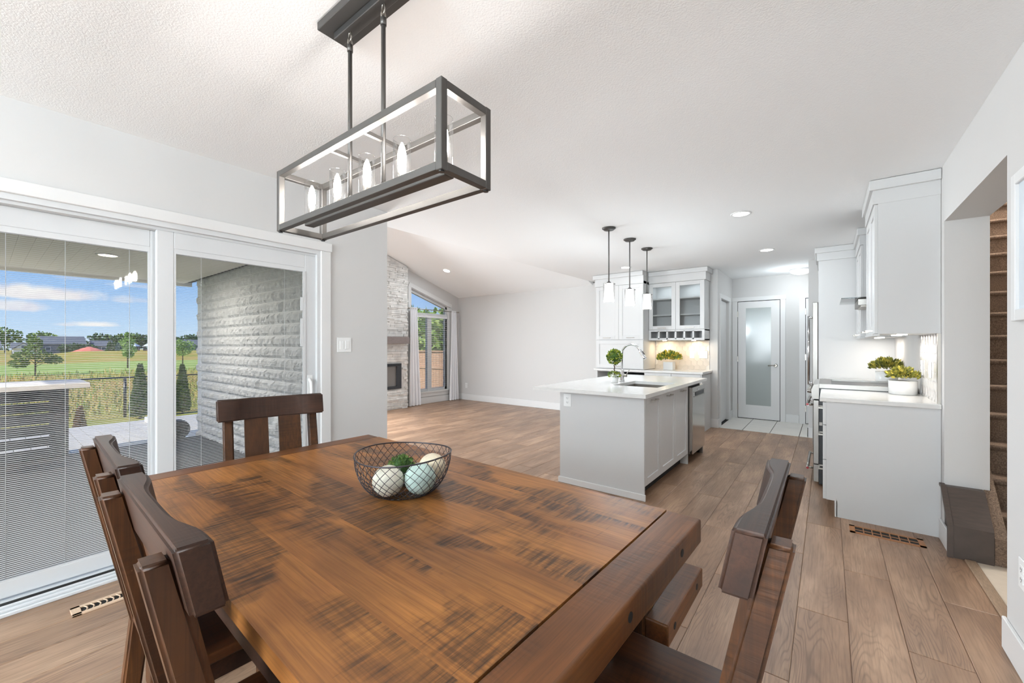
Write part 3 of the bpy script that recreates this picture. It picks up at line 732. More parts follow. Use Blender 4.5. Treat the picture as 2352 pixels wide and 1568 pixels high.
# hexagon backsplash
M['hex'] = mat('beige_hex_tile', S(206, 198, 188), .25, var=.08, vscale=5)
hxw = struct('wall_backsplash', B((-2.325, -1.478, BW-.006, BW-.001, .9, 1.375)), mat('grout', S(222, 216, 208), .8))
hr = .052; hw = hr*math.sqrt(3)
mi = 0
bm = bmesh.new()
extr(bm, [((hr-.0015)*math.sin(PI/3*i), (hr-.0015)*math.cos(PI/3*i)) for i in range(6)], lambda a, b, t: (a, t, b), (-.0065, 0))
hexm = mesh_of(bm, 'hex_tile'); hexm.materials.append(M['hex'])
for j in range(7):
    for i in range(10):
        x = -2.29+hw*i+(hw/2 if j % 2 else 0); z = .935+1.5*hr*j
        if x < -1.50 and z < 1.345:
            o = obj('tile', hexm, None, hxw); o.location = (x, BW-.005, z)
outlet('wall_outlet', 'y', BW-.011, -1, -1.735, 1.145, 'switch', 'white single rocker switch on the beige backsplash', .075, .12, 'switch')
outlet('wall_outlet', 'y', BW-.011, -1, -1.565, 1.145, 'switch', 'white double rocker switch on the beige backsplash', .122, .12, 'switch', None, 2)

# ================================================================== RIGHT-HAND KITCHEN RUN
KX = .61
rb = thing('base_cabinet', (.3, 4.33, 0), 'pale grey base cabinet end panel beside the stair opening', 'cabinet')
bm = bmesh.new()
extr(bm, [(-.005, .12), (.055, .12), (.055, 0), (KX-.002, 0), (KX-.002, .868), (-.005, .868)], lambda a, b, t: (a, t, b), (3.95, 3.968))
obj('end_panel', bm, M['panel'], rb)
obj('body', B((0, KX-.002, 3.968, 4.70, .12, .868), (.06, KX-.002, 3.968, 4.70, 0, .12)), M['cab'], rb)
obj('toe_kick', B((.045, .06, 3.95, 4.70, 0, .12)), M['panel'], rb)
for z0_, z1_ in ((.69, .862), (.425, .685), (.122, .42)):
    d_ = obj('drawer_front', B((-.027, -.005, 3.952, 4.70, z0_, z1_), bev=.0015), M['cab'], rb)
    obj('handle', B((-.058, -.05, 4.26, 4.40, (z0_+z1_)/2-.005, (z0_+z1_)/2+.005), (-.052, -.027, 4.265, 4.275, (z0_+z1_)/2-.005, (z0_+z1_)/2+.005), (-.052, -.027, 4.385, 4.395, (z0_+z1_)/2-.005, (z0_+z1_)/2+.005)), M['nickel'], d_)
obj('side_worktop', B((-.045, KX-.002, 3.925, 4.705, .868, .90), bev=.003), M['quartz'], None, 'white quartz worktop holding two potted plants beside the range', 'countertop', base=(.3, 4.3, .868))
# range
rg = thing('kitchen_range', (.28, 5.09, 0), 'stainless steel range with bar handles between the cabinets', 'oven')
obj('body', B((-.060, .59, 4.715, 5.465, .02, .905)), M['black'], rg)
obj('cooktop', B((-.06, .59, 4.712, 4.732, .905, .942), (-.06, .59, 5.448, 5.468, .905, .942), (-.06, .03, 4.732, 5.448, .905, .942), (.57, .59, 4.732, 5.448, .905, .942)), M['steel'], rg)
obj('cooktop_glass', B((.03, .57, 4.732, 5.448, .905, .925)), M['black'], rg)
bm = bmesh.new(); extr(bm, [(-.061, .94), (-.10, .93), (-.118, .88), (-.112, .80), (-.061, .80)], lambda a, b, t: (a, t, b), (4.715, 5.465)); cp = obj('control_panel', bm, M['steel'], rg)
for i in range(5):
    y = 4.79+i*.15
    bm = bmesh.new(); tube(bm, [(-.112, y, .865), (-.15, y, .868)], [.021, .017], 12); obj('knob', bm, M['steel'], cp)
def bar_handle(parent, x, y0, y1, z, out=.055):
    bm = bmesh.new(); tube(bm, [(x-out, y0, z), (x-out, y1, z)], .012, 10)
    for y in (y0+.03, y1-.03): tube(bm, [(x, y, z), (x-out, y, z)], .009, 8)
    h = obj('handle', bm, M['steel'], parent)
    for y, s in ((y0, -1), (y1, 1)):
        bm = bmesh.new(); tube(bm, [(x-out, y, z), (x-out, y+s*.004, z)], .0105, 12); obj('red_cap', bm, M['red'], h)
od = obj('oven_door', B((-.102, -.061, 4.72, 5.46, .20, .79), bev=.003), M['steel'], rg); bar_handle(od, -.102, 4.735, 5.445, .745, .045)
wd = obj('warming_drawer', B((-.102, -.061, 4.72, 5.46, .035, .192), bev=.003), M['steel'], rg); bar_handle(wd, -.102, 4.735, 5.445, .15, .045)
obj('side_bracket', B((-.058, -.036, 4.708, 4.7145, .56, .59)), M['steel'], rg)
# second base cabinet and worktop beyond the range
r2 = thing('base_cabinet', (.3, 5.87, 0), 'white base cabinet between the range and the refrigerator', 'cabinet')
obj('body', B((0, KX-.002, 5.475, 6.27, .12, .868), (.06, KX-.002, 5.475, 6.27, 0, .12)), M['cab'], r2)
shaker('door', r2, 'x', 0, 5.478, 5.87, .125, .862, hz=.82); shaker('door', r2, 'x', 0, 5.873, 6.265, .125, .862, hz=.82)
obj('side_worktop', B((-.045, KX-.002, 5.472, 6.275, .868, .90), bev=.003), M['quartz'], None, 'white quartz worktop between the range and the tall panel', 'countertop', base=(.3, 5.87, .868))
# upper cabinets
def upper(y0, y1, label, nd):
    u = thing('wall_cabinet', (.44, (y0+y1)/2, 1.38), label, 'cabinet', 'white upper cabinets on the right wall')
    obj('body', B((.29, KX-.002, y0, y1, 1.38, 2.33)), M['panel'], u)
    obj('light_rail', B((.262, .30, y0, y1, 1.365, 1.38)), M['cab'], u)
    w = (y1-y0)/nd
    for i in range(nd):
        d_ = shaker('door', u, 'x', .29, y0+w*i+.0015, y0+w*(i+1)-.0015, 1.382, 2.315, fr=.06)
        c_ = y0+.045
        obj('handle', B((.228, .236, y0+w*i+w/2-.065, y0+w*i+w/2+.065, 1.40, 1.41), (.232, .27, y0+w*i+w/2-.06, y0+w*i+w/2-.05, 1.40, 1.41), (.232, .27, y0+w*i+w/2+.05, y0+w*i+w/2+.06, 1.40, 1.41)), M['nickel'], d_)
    obj('frieze', B((.262, KX-.002, y0-.004, y1+.004, 2.318, 2.416)), M['cab'], u)
    obj('crown', B((.242, KX-.002, y0-.024, y1+.024, 2.416, CZ-.003), bev=.003), M['cab'], u)
    for q in (.3, .7):
        bm = bmesh.new(); lathe(bm, [(.03, 0), (.03, .006)], (.44, y0+(y1-y0)*q, 1.373), 14); obj('puck_light', bm, emit('puck_white', (1, .93, .84), 10), u)
        light('puck_lamp', 'AREA', (.44, y0+(y1-y0)*q, 1.368), .5, (0, 0, 0), .05, None, (1, .93, .85))
upper(3.955, 4.71, 'white wall cabinet nearest the stair opening above the potted plants', 2)
upper(5.47, 6.21, 'white wall cabinet beyond the range hood', 2)
# hood
hood = thing('range_hood', (.4, 5.09, 1.60), 'slim stainless range hood with a glass canopy above the range', 'hood')
obj('glass_canopy', B((.10, KX-.002, 4.73, 5.45, 1.715, 1.722)), glass('hood_glass', (.86, .89, .89), 1.2), hood)
obj('motor_box', B((.22, KX-.002, 4.80, 5.38, 1.655, 1.713), bev=.003), M['steel'], hood)
obj('chimney', B((.36, KX-.002, 4.94, 5.24, 1.724, CZ)), M['steel'], hood)
obj('filter', B((.24, .55, 4.84, 5.34, 1.648, 1.655)), M['nickel'], hood)
# tall refrigerator enclosure and refrigerator
en = thing('refrigerator_enclosure', (.26, 6.75, 0), 'tall white side panel and top cabinet around the refrigerator', 'cabinet')
obj('side_panel', B((-.085, KX-.002, 6.28, 6.30, 0, 2.33)), M['cab'], en)
obj('top_cabinet', B((.05, KX-.002, 6.30, 7.12, 1.92, 2.33)), M['cab'], en)
shaker('door', en, 'x', .05, 6.303, 6.71, 1.925, 2.315, hz=1.96); shaker('door', en, 'x', .05, 6.713, 7.117, 1.925, 2.315, hz=1.96)
obj('frieze', B((-.10, KX-.002, 6.262, 7.12, 2.33, 2.42)), M['cab'], en)
obj('crown', B((-.122, KX-.002, 6.24, 7.12, 2.42, CZ-.003), bev=.003), M['cab'], en)
fg = thing('refrigerator', (.2, 6.71, 0), 'stainless steel refrigerator seen edge-on beyond the range', 'refrigerator')
obj('body', B((-.09, .58, 6.32, 7.10, .03, 1.83)), mat('grey_fridge_side', S(118, 114, 110), .5, .3), fg)
for i, (ya, yb) in enumerate(((6.325, 6.71), (6.715, 7.095))):
    d_ = obj('door', B((-.145, -.092, ya, yb, .62, 1.83), bev=.004), M['steel'], fg)
    yh = yb-.05 if i == 0 else ya+.05
    bm = bmesh.new(); tube(bm, [(-.195, yh, .78), (-.195, yh, 1.68)], .013, 10)
    for z in (.80, 1.66): tube(bm, [(-.13, yh, z), (-.195, yh, z)], .011, 8)
    obj('handle', bm, M['chrome'], d_)
d_ = obj('freezer_drawer', B((-.145, -.092, 6.325, 7.095, .06, .61), bev=.004), M['steel'], fg)
bm = bmesh.new(); tube(bm, [(-.195, 6.42, .54), (-.195, 7.0, .54)], .013, 10); tube(bm, [(-.13, 6.45, .54), (-.195, 6.45, .54)], .011, 8); tube(bm, [(-.13, 6.97, .54), (-.195, 6.97, .54)], .011, 8); obj('handle', bm, M['chrome'], d_)
# picket backsplash on the right wall
M['picket'] = mat('pale_picket_tile', S(222, 218, 215), .15, var=.06, vscale=3)
pw = struct('wall_splashback', B((KX-.007, KX-.001, 3.99, 4.71, .9, 1.38), (KX-.007, KX-.001, 4.71, 6.275, .9, 1.72)), mat('picket_grout', S(200, 196, 192), .8))
bm = bmesh.new(); w2, hh = .0235, .074
extr(bm, [(-w2, -hh+.02), (0, -hh), (w2, -hh+.02), (w2, hh-.02), (0, hh), (-w2, hh-.02)], lambda a, b, t: (t, a, b), (-.007, 0))
pk = mesh_of(bm, 'picket_tile'); pk.materials.append(M['picket'])
for i in range(13):
    for j in range(4):
        y = 4.02+.051*i; z = .975+.132*j+(.066 if i % 2 else 0)
        if z < 1.31: o = obj('tile', pk, None, pw); o.location = (KX-.006, y, z)
obj('tile_edge', B((KX-.017, KX-.001, 3.955, 3.985, .9, 1.38)), M['nickel'], pw)
outlet('wall_outlet', 'x', KX-.014, -1, 4.55, 1.12, 'outlet', 'white outlet on the pale splashback behind the plants')
outlet('wall_outlet', 'x', KX-.014, -1, 4.22, 1.12, 'switch', 'white switch on the pale splashback near the end panel', cat='switch')

# ================================================================== PLANTS
def leafmat(name, c1, c2, c3, rough=.5):
    m, t, p = base(name)
    g = t.n('NewGeometry').outputs['Random Per Island']
    t.link(t.ramp(g, [(.0, c1), (.5, c2), (1.0, c3)]), p.inputs['Base Color'])
    p.inputs['Roughness'].default_value = rough; p.inputs['Specular IOR Level'].default_value = .3
    return m
def leaf(bm, c, d, l, w, rr):
    d = d.normalized(); s = d.cross(Vector((rr.uniform(-1, 1), rr.uniform(-1, 1), rr.uniform(-1, 1)))).normalized(); n = d.cross(s)
    v = [bm.verts.new(c), bm.verts.new(c+d*l*.5+s*w+n*w*.25), bm.verts.new(c+d*l), bm.verts.new(c+d*l*.5-s*w+n*w*.25)]
    bm.faces.new((v[0], v[1], v[2])); bm.faces.new((v[0], v[2], v[3]))
def leafball(bm, c, rad, n, l, w, rr, fill=.35):
    c = Vector(c); r = Vector(rad)
    for _ in range(n):
        d = Vector((rr.gauss(0, 1), rr.gauss(0, 1), rr.gauss(0, 1))).normalized()
        k = 1-fill*rr.random()**2
        p = c+Vector((d.x*r.x, d.y*r.y, d.z*r.z))*k
        leaf(bm, p, d+Vector((rr.uniform(-.8, .8), rr.uniform(-.8, .8), rr.uniform(-.5, .9)))*.8, l*rr.uniform(.6, 1.2), w*rr.uniform(.7, 1.2), rr)
M['box_leaf'] = leafmat('topiary_leaf', S(52, 78, 28), S(104, 126, 44), S(178, 178, 66))
M['yellow_leaf'] = leafmat('yellow_leaf', S(66, 76, 42), S(146, 144, 62), S(206, 188, 84))
M['mix_leaf'] = leafmat('mixed_leaf', S(64, 92, 44), S(120, 140, 60), S(226, 190, 60))
M['bark'] = mat('bark', S(70, 52, 42), .9, var=.3, vscale=60, bump=.6, bscale=120)
def pot_round(x, y, z, r0, r1, h, label, leafm, builder, name='potted_plant', sq=False):
    t = thing(name, (x, y, z), label, 'potted plant')
    if sq:
        bm = B((x-r0, x+r0, y-r0, y+r0, z, z+h), bev=.006, seg=2)
    else:
        bm = bmesh.new(); lathe(bm, [(r0*.9, 0), (r0, .006), (r1, h), (r1-.006, h), (r1-.008, h-.012), (.001, h-.012)], (x, y, z), 32, True, False)
    obj('pot', bm, M['ceramic'], t)
    bm = bmesh.new(); lathe(bm, [(r1*.9, h-.011), (r1*.5, h-.004), (.001, h-.004)], (x, y, z), 20, False, False); obj('soil', bm, M['soil'], t)
    bm = bmesh.new(); builder(bm, x, y, z+h); obj('foliage', bm, leafm, t)
    return t
rp = random.Random(8)
def topiary(bm, x, y, z): leafball(bm, (x, y, z+.0), (.056, .056, .032), 150, .022, .009, rp)
tp = pot_round(-1.792, 4.11, .90, .036, .05, .085, 'small round topiary in a white pot beside the faucet', M['box_leaf'], topiary, 'topiary')
bm = bmesh.new(); q = [(-1.792+.004*math.sin(i*1.9), 4.11+.004*math.cos(i*1.9), .97+.15*i/12) for i in range(13)]; tube(bm, q, .0055, 6); obj('stem', bm, M['bark'], tp)
bm = bmesh.new(); ball(bm, (-1.792, 4.11, 1.175), .052, 2)
obj('crown_core', bm, mat('dark_moss', S(62, 90, 34), .9), tp)
bm = bmesh.new(); leafball(bm, (-1.792, 4.11, 1.175), (.066, .066, .07), 420, .026, .011, rp, .25); obj('crown', bm, M['box_leaf'], tp)
def bushy(w, h, n, l):
    def f(bm, x, y, z):
        for _ in range(n):
            a_ = rp.uniform(0, 2*PI); r_ = math.sqrt(rp.random())
            tip = Vector((x+w*r_*math.cos(a_), y+w*r_*math.sin(a_), z+.012+h*(1-.5*r_*r_)*rp.uniform(.25, 1.05)))
            d = tip-Vector((x, y, z-.03)); leaf(bm, tip-d.normalized()*l*.5, d+Vector((rp.uniform(-.05, .05), rp.uniform(-.05, .05), rp.uniform(-.02, .05))), l, l*.3, rp)
    return f
pot_round(-2.02, 6.78, .90, .075, .075, .13, 'green and yellow plant in a square white pot on the back counter', M['mix_leaf'], bushy(.19, .17, 420, .05), sq=True)
pot_round(.485, 4.56, .90, .086, .088, .112, 'yellow plant in the nearer white pot on the side worktop', M['yellow_leaf'], bushy(.105, .10, 520, .03))
pot_round(.48, 5.64, .90, .085, .088, .13, 'yellow-green plant in the white pot further back, beyond the range', M['yellow_leaf'], bushy(.14, .13, 420, .04))

# ================================================================== KITCHEN LIGHTS
M['opal'] = emit('opal_glow', (1, .96, .9), 1.6)
def pendant(x, y, label):
    t = thing('pendant_light', (x, y, CZ), label, 'pendant light', 'pendant lights above the island')
    bm = bmesh.new(); lathe(bm, [(.068, 0), (.068, -.008), (.055, -.016), (.05, -.022), (.012, -.026)], (x, y, CZ-.001), 28); obj('canopy', bm, M['gun'], t)
    bm = bmesh.new(); tube(bm, [(x, y, CZ-.025), (x, y, 1.93)], .006, 8); obj('rod', bm, M['gun'], t)
    bm = bmesh.new(); lathe(bm, [(.02, 1.90), (.024, 1.91), (.024, 1.935), (.01, 1.945)], (x, y, 0), 16); obj('socket', bm, M['gun'], t)
    bm = bmesh.new(); lathe(bm, [(.042, 1.925), (.043, 1.88), (.047, 1.80), (.055, 1.745)], (x, y, 0), 24, True, True); obj('inner_shade', bm, M['opal'], t)
    bm = bmesh.new(); lathe(bm, [(.058, 1.935), (.058, 1.735)], (x, y, 0), 28, False, False); obj('glass_shade', bm, M['lampglass'], t)
    bm = bmesh.new()
    for k_ in range(3):
        a_ = k_*2*PI/3+.4; tube(bm, [(x+.024*math.cos(a_), y+.024*math.sin(a_), 1.918), (x+.064*math.cos(a_), y+.064*math.sin(a_), 1.918)], .0035, 6)
    obj('clip_pins', bm, M['gun'], t)
    light('pendant_lamp', 'POINT', (x, y, 1.68), 5.5, col=LAMP, shadow_soft_size=.05)
pendant(-1.76, 3.90, 'first pendant light over the island, nearest the dining table')
pendant(-1.76, 4.455, 'middle pendant light of the three over the island')
pendant(-1.76, 5.01, 'third pendant light over the island, nearest the back cabinets')
def downlight(x, y, z, label, w=3, group='recessed ceiling lights', tilt=0):
    t = thing('recessed_light', (x, y, z), label, 'ceiling light', group)
    bm = bmesh.new(); lathe(bm, [(.085, 0), (.085, -.004), (.068, -.006), (.066, -.001)], (x, y, z), 32, False, False); r_ = obj('trim_ring', bm, M['trim'], t)
    bm = bmesh.new(); lathe(bm, [(.067, -.003), (.03, -.0035)], (x, y, z), 28); d_ = obj('lens', bm, emit('led_lens', (1, .97, .93), 9), t)
    if tilt: t.rotation_euler = (tilt, 0, 0)
    light('downlight_lamp', 'AREA', (x, y, z-.012), w, (tilt, 0, 0), .13, None, LAMP)
downlight(-.62, 4.21, CZ, 'recessed light nearest the dining end of the kitchen ceiling')
downlight(-.60, 6.01, CZ, 'recessed light in the ceiling near the pantry hall')
downlight(-2.45, 6.04, CZ, 'recessed light in front of the tall cabinets behind the pendants', .5)
downlight(-6.15, 5.80, VZ(5.80)-.002, 'small recessed light in the sloping living room ceiling', 4, tilt=-math.atan(.31))
LB = 'recessed light in the part of the ceiling outside the photograph'
for x, y in ((-.35, 1.6), (-2.6, -1.0), (-.3, -.9), (-2.4, 3.2)): pass
def added_uplight(x, y, w, label):  # unseen lamps added to bounce even fill off the ceiling
    t = thing('uplight_fill_stand', (x, y, 0), label, 'floor lamp', 'added unseen uplights')
    bm = bmesh.new(); lathe(bm, [(.14, 0), (.14, .015), (.02, .03)], (x, y, 0), 28); obj('base', bm, M['gun'], t)
    bm = bmesh.new(); tube(bm, [(x, y, .02), (x, y, 1.62)], .012, 10); obj('pole', bm, M['gun'], t)
    bm = bmesh.new(); lathe(bm, [(.02, 1.60), (.10, 1.64), (.17, 1.72), (.165, 1.72), (.09, 1.65)], (x, y, 0), 28, True, True); obj('bowl', bm, M['ceramic'], t)
    light('uplight_fill', 'AREA', (x, y, 1.725), w, (PI, 0, 0), .3, None, (.71, .89, 1.0))
added_uplight(-2.85, -4.2, 70, 'added unseen fill uplight in the rear corner by the left wall')
added_uplight(-.7, -4.2, 335, 'added unseen fill uplight in the middle of the rear dining room')
sl = thing('stair_fill_fixture', (1.3, 5.6, 5.1), 'added unseen round white dome light high in the stairwell', 'ceiling light')  # out of view, added to brighten the dark stairs
bm = bmesh.new(); lathe(bm, [(.15, 0), (.14, -.04), (.08, -.075), (.002, -.085)], (1.3, 5.6, 5.099), 28, True, False); obj('shade', bm, emit('stair_fill_glow', (1, .97, .94), 3.0), sl)
light('stair_fill', 'POINT', (1.3, 5.4, 4.7), 130, col=(1, .95, .88), shadow_soft_size=.1)
dm = thing('dome_light', (-.33, 7.85, CZ), 'round white dome light on the hall ceiling by the pantry', 'ceiling light')
bm = bmesh.new(); lathe(bm, [(.15, 0), (.15, -.02), (.14, -.022)], (-.33, 7.85, CZ-.001), 36, True, False); obj('pan', bm, M['trim'], dm)
bm = bmesh.new(); lathe(bm, [(.142, -.02), (.13, -.045), (.1, -.066), (.05, -.08), (.002, -.084)], (-.33, 7.85, CZ), 36, True, False); obj('shade', bm, emit('dome_glow', (1, .98, .96), 4.0), dm)
light('dome_lamp', 'POINT', (-.45, 7.7, CZ-.35), 4, col=LAMP, shadow_soft_size=.1)

# ================================================================== DINING TABLE
TW, TLn, TZ = 1.07, 1.89, .76
tb = local_thing('dining_table', (-1.273, .867, 0), 'dark rustic wooden dining table with plank top and breadboard ends', 'table', rotz=R(-1.95))
bbw = .107
ws = [.165, .19, .17, .195, .175, .175]; y = -TW/2
for i, w in enumerate(ws):
    obj('plank', B((-TLn/2+bbw+.001, TLn/2-bbw-.001, y, y+w, TZ-.038, TZ)), M['table'], tb); y += w
def rbox(x0, x1, y0, y1, z0, z1, r=.004, seg=2): return B((x0, x1, y0, y1, z0, z1), bev=r, seg=seg)
ends = []
for s in (-1, 1):
    a_, b_ = sorted((s*(TLn/2-bbw+.001), s*TLn/2))
    e_ = soft(obj('breadboard_end', rbox(a_, b_, -TW/2, TW/2, TZ-.075, TZ, .007, 3), M['table_y'], tb))
    for yy in (-TW/2+.19, 0, TW/2-.19):
        bm = bmesh.new(); tube(bm, [(s*(TLn/2-.002), yy, TZ-.033), (s*(TLn/2+.0012), yy, TZ-.033)], .011, 14); obj('plug', bm, M['gap'], e_)
for s in (-1, 1):
    obj('apron', B((-TLn/2+.16, TLn/2-.16, *sorted((s*(TW/2-.035), s*(TW/2-.06))), TZ-.14, TZ-.038)), M['chair'], tb)
    obj('apron', B((*sorted((s*(TLn/2-.16), s*(TLn/2-.185))), -TW/2+.06, TW/2-.06, TZ-.14, TZ-.038)), M['chair'], tb)
    for q in (-1, 1):
        obj('leg', rbox(*sorted((s*(TLn/2-.14), s*(TLn/2-.24))), *sorted((q*(TW/2-.03), q*(TW/2-.13))), 0, TZ-.038, .006), M['chair_z'], tb)
# bench on the far side
bn = local_thing('dining_bench', (-1.25, 1.465, 0), 'dark wooden bench with breadboard ends pushed under the far side of the table', 'bench', rotz=R(-.5))
L2 = .876
for i in range(2): obj('plank', B((-L2+.07, L2-.07, -.205+.205*i, .205*i-.001, .40, .46)), M['table'], bn)
for s in (-1, 1):
    e_ = obj('breadboard_end', rbox(*sorted((s*(L2-.072), s*L2)), -.205, .205, .39, .46, .005), M['table_y'], bn)
    for yy in (-.14, .12):
        bm = bmesh.new(); tube(bm, [(s*(L2-.002), yy, .428), (s*(L2+.0012), yy, .428)], .011, 14); obj('plug', bm, M['gap'], e_)
    for q in (-1, 1): obj('leg', rbox(*sorted((s*(L2-.14), s*(L2-.22))), *sorted((q*.10, q*.18)), 0, .40, .005), M['chair_z'], bn)
    obj('stretcher', B((*sorted((s*(L2-.16), s*(L2-.20))), -.10, .10, .12, .18)), M['chair'], bn)

# ================================================================== CHAIRS (local: faces +Y)
RZ = 1.02
def back_y(z): return -.27+.20*max(0, (RZ-z))-.0 if z > .44 else -.27+.20*(RZ-.44)-.10*(.44-z)
def make_chair(loc, rotz, label):
    t = local_thing('dining_chair', loc, label, 'chair', 'dining chairs around the table', rotz=rotz)
    # top rail: straight back, front scooped in the middle
    bm = bmesh.new(); n = 24; hl = .25; rows = []
    for i in range(n+1):
        s = -1+2*i/n; x = s*hl
        e = abs(s); th = .028+.020*(1/(1+math.exp(-(e-.58)*14)))
        rows.append((x, th))
    zz = [(RZ-.107, .0214), (RZ, 0)]
    loops = []
    for x, th in rows:
        pr = []
        for z, sh in zz: pr.append((x, -.27+sh, z)); pr.append((x, -.27+sh+th, z))
        loops.append([bm.verts.new(p) for p in pr])
    for a_, b_ in zip(loops, loops[1:]):
        for f in ((0, 1), (1, 3), (3, 2), (2, 0)): bm.faces.new((a_[f[0]], a_[f[1]], b_[f[1]], b_[f[0]]))
    bm.faces.new([loops[0][i] for i in (0, 2, 3, 1)]); bm.faces.new([loops[-1][i] for i in (0, 1, 3, 2)])
    bmesh.ops.recalc_face_normals(bm, faces=bm.faces[:])
    sharp = [e for e in bm.edges if e.calc_face_angle(0) > .8]
    bmesh.ops.bevel(bm, geom=sharp, offset=.006, segments=3, affect='EDGES')
    soft(obj('top_rail', bm, M['chair'], t))
    for s in (-1, 1):
        # back post: sweeps from floor to just under the rail top, standing behind the rail
        bm = bmesh.new(); prof = []
        for z, d in ((0, .046), (.20, .046), (.44, .050), (.62, .046), (.82, .042), (RZ-.022, .038)):
            yb = back_y(z); prof.append((yb-.036, yb-.036+d, z))
        xa, xb = sorted((s*.178, s*.222))
        lp = [[bm.verts.new(p) for p in ((xa, y0_, z), (xb, y0_, z), (xb, y1_, z), (xa, y1_, z))] for y0_, y1_, z in prof]
        for a_, b_ in zip(lp, lp[1:]):
            for k_ in range(4): bm.faces.new((a_[k_], a_[(k_+1) % 4], b_[(k_+1) % 4], b_[k_]))
        bm.faces.new(lp[0][::-1]); bm.faces.new(lp[-1])
        bmesh.ops.recalc_face_normals(bm, faces=bm.faces[:])
        bmesh.ops.bevel(bm, geom=[e for e in bm.edges if e.calc_face_angle(0) > .8], offset=.006, segments=3, affect='EDGES')
        soft(obj('back_post', bm, M['chair_z'], t))
        # wide slat
        bm = bmesh.new(); xa, xb = sorted((s*.025, s*.132))
        lp = []
        for z in (.50, .70, RZ-.10):
            yb = back_y(z)+.003; lp.append([bm.verts.new(p) for p in ((xa, yb, z), (xb, yb, z), (xb, yb+.018, z), (xa, yb+.018, z))])
        for a_, b_ in zip(lp, lp[1:]):
            for k_ in range(4): bm.faces.new((a_[k_], a_[(k_+1) % 4], b_[(k_+1) % 4], b_[k_]))
        bm.faces.new(lp[0][::-1]); bm.faces.new(lp[-1]); obj('back_slat', bm, M['chair_z'], t)
        obj('leg', rbox(*sorted((s*.165, s*.21)), .165, .21, 0, .435, .004), M['chair_z'], t)
        obj('side_stretcher', B((*sorted((s*.175, s*.2)), -.16, .17, .16, .20)), M['chair'], t)
    obj('lower_rail', B((-.18, .18, -.164, -.142, .47, .53)), M['chair'], t)
    soft(obj('seat', rbox(-.215, .215, -.185, .235, .435, .465, .008, 3), M['seat'], t))
    obj('seat_apron', B((-.19, .19, .185, .205, .375, .435), (-.19, -.17, -.16, .19, .375, .435), (.17, .19, -.16, .19, .375, .435), (-.19, .19, -.17, -.15, .375, .435)), M['chair'], t)
    return t
make_chair((-.945, .437, 0), R(-2), 'dark wooden dining chair closest to the camera at the left')
make_chair((-1.527, .467, 0), R(-2.5), 'dark wooden dining chair on the near side, next to the patio door end')
make_chair((-2.146, .917, 0), R(-102), 'dark wooden dining chair at the far end facing the camera before the patio door')
make_chair((-.338, .952, 0), R(90), 'dark wooden dining chair at the right end of the table seen from the side')

# ================================================================== WIRE BOWL AND DECORATIVE BALLS
bc = Vector((-1.25, .9625, TZ+.001))
wb = thing('wire_bowl', bc, 'dark wire mesh bowl holding decorative balls on the table', 'bowl')
def bowl_r(t): return .108+(.174-.108)*math.sin(min(1, t)*PI/2)**.8 if t > 0 else .108
M['wire'] = mat('dark_wire', S(78, 74, 78), .4, .8)
bm = bmesh.new(); H = .138
rim = [(bc.x+.174*math.cos(a_), bc.y+.174*math.sin(a_), bc.z+H+.005*math.cos(2*a_-.6)) for a_ in [2*PI*i/72 for i in range(73)]]
tube(bm, rim, .0028, 6); obj('rim', bm, M['wire'], wb)
bm = bmesh.new(); NW = 34
for dirn in (-1, 1):
    for k_ in range(NW):
        pts = []
        for i in range(15):
            t = i/14
            if t < .25: r_ = .03+(.108-.03)*(t/.25); z = .002
            else:
                u = (t-.25)/.75; r_ = bowl_r(u); z = .002+H*u**1.25
            a_ = 2*PI*k_/NW+dirn*t*1.15+.03*math.sin(7*k_+9*t)
            zz_ = z+(.005*math.cos(2*a_-.6)*max(0, (t-.25)/.75))
            pts.append((bc.x+r_*math.cos(a_), bc.y+r_*math.sin(a_), bc.z+zz_))
        tube(bm, pts, .0011, 4, False)
obj('wire_mesh', bm, M['wire'], wb, kind='stuff')
bm = bmesh.new(); lathe(bm, [(.108, .0015), (.111, .004)], bc, 48, False, False)
tube(bm, [(bc.x+.109*math.cos(2*PI*i/48), bc.y+.109*math.sin(2*PI*i/48), bc.z+.003) for i in range(49)], .0018, 5); obj('foot_ring', bm, M['wire'], wb)
def deco(px, py, pz, r, mt, label):
    bm = bmesh.new(); ball(bm, (px, py, pz), r, 4); return obj('decorative_ball', bm, mt, None, label, 'ball', 'decorative balls in the wire bowl', base=(px, py, pz-r))
m1 = mat('ivory_marbled', S(226, 222, 206), .55, var=.22, vscale=26, detail=6, bump=.4, bscale=40)
m2 = mat('mint_marbled', S(192, 214, 206), .55, var=.28, vscale=24, detail=6, bump=.4, bscale=40)
m3 = mat('cream_marbled', S(228, 214, 188), .55, var=.25, vscale=26, detail=6, bump=.4, bscale=40)
zc = TZ+.006
deco(-1.230, .879, zc+.054, .054, m1, 'ivory marbled ball at the left of the wire bowl')
deco(-1.158, .963, zc+.055, .055, m2, 'pale mint marbled ball at the front of the wire bowl')
deco(-1.200, 1.057, zc+.066, .052, m3, 'cream ball at the back right of the wire bowl')
bm = bmesh.new(); gcx = Vector((-1.315, 1.0, zc+.052)); ball(bm, gcx, .046, 3)
for v in bm.verts: v.co += (v.co-gcx)*.03*mnoise.noise(v.co*90)
gb = obj('decorative_ball', bm, mat('moss_core', S(52, 80, 36), .9), None, 'green moss ball at the back of the wire bowl', 'ball', 'decorative balls in the wire bowl', base=(gcx.x, gcx.y, zc))
bm = bmesh.new(); leafball(bm, gcx, (.049, .049, .049), 700, .011, .003, rp, .1); obj('moss', bm, leafmat('moss_tuft', S(44, 72, 30), S(86, 118, 52), S(124, 150, 80)), gb)

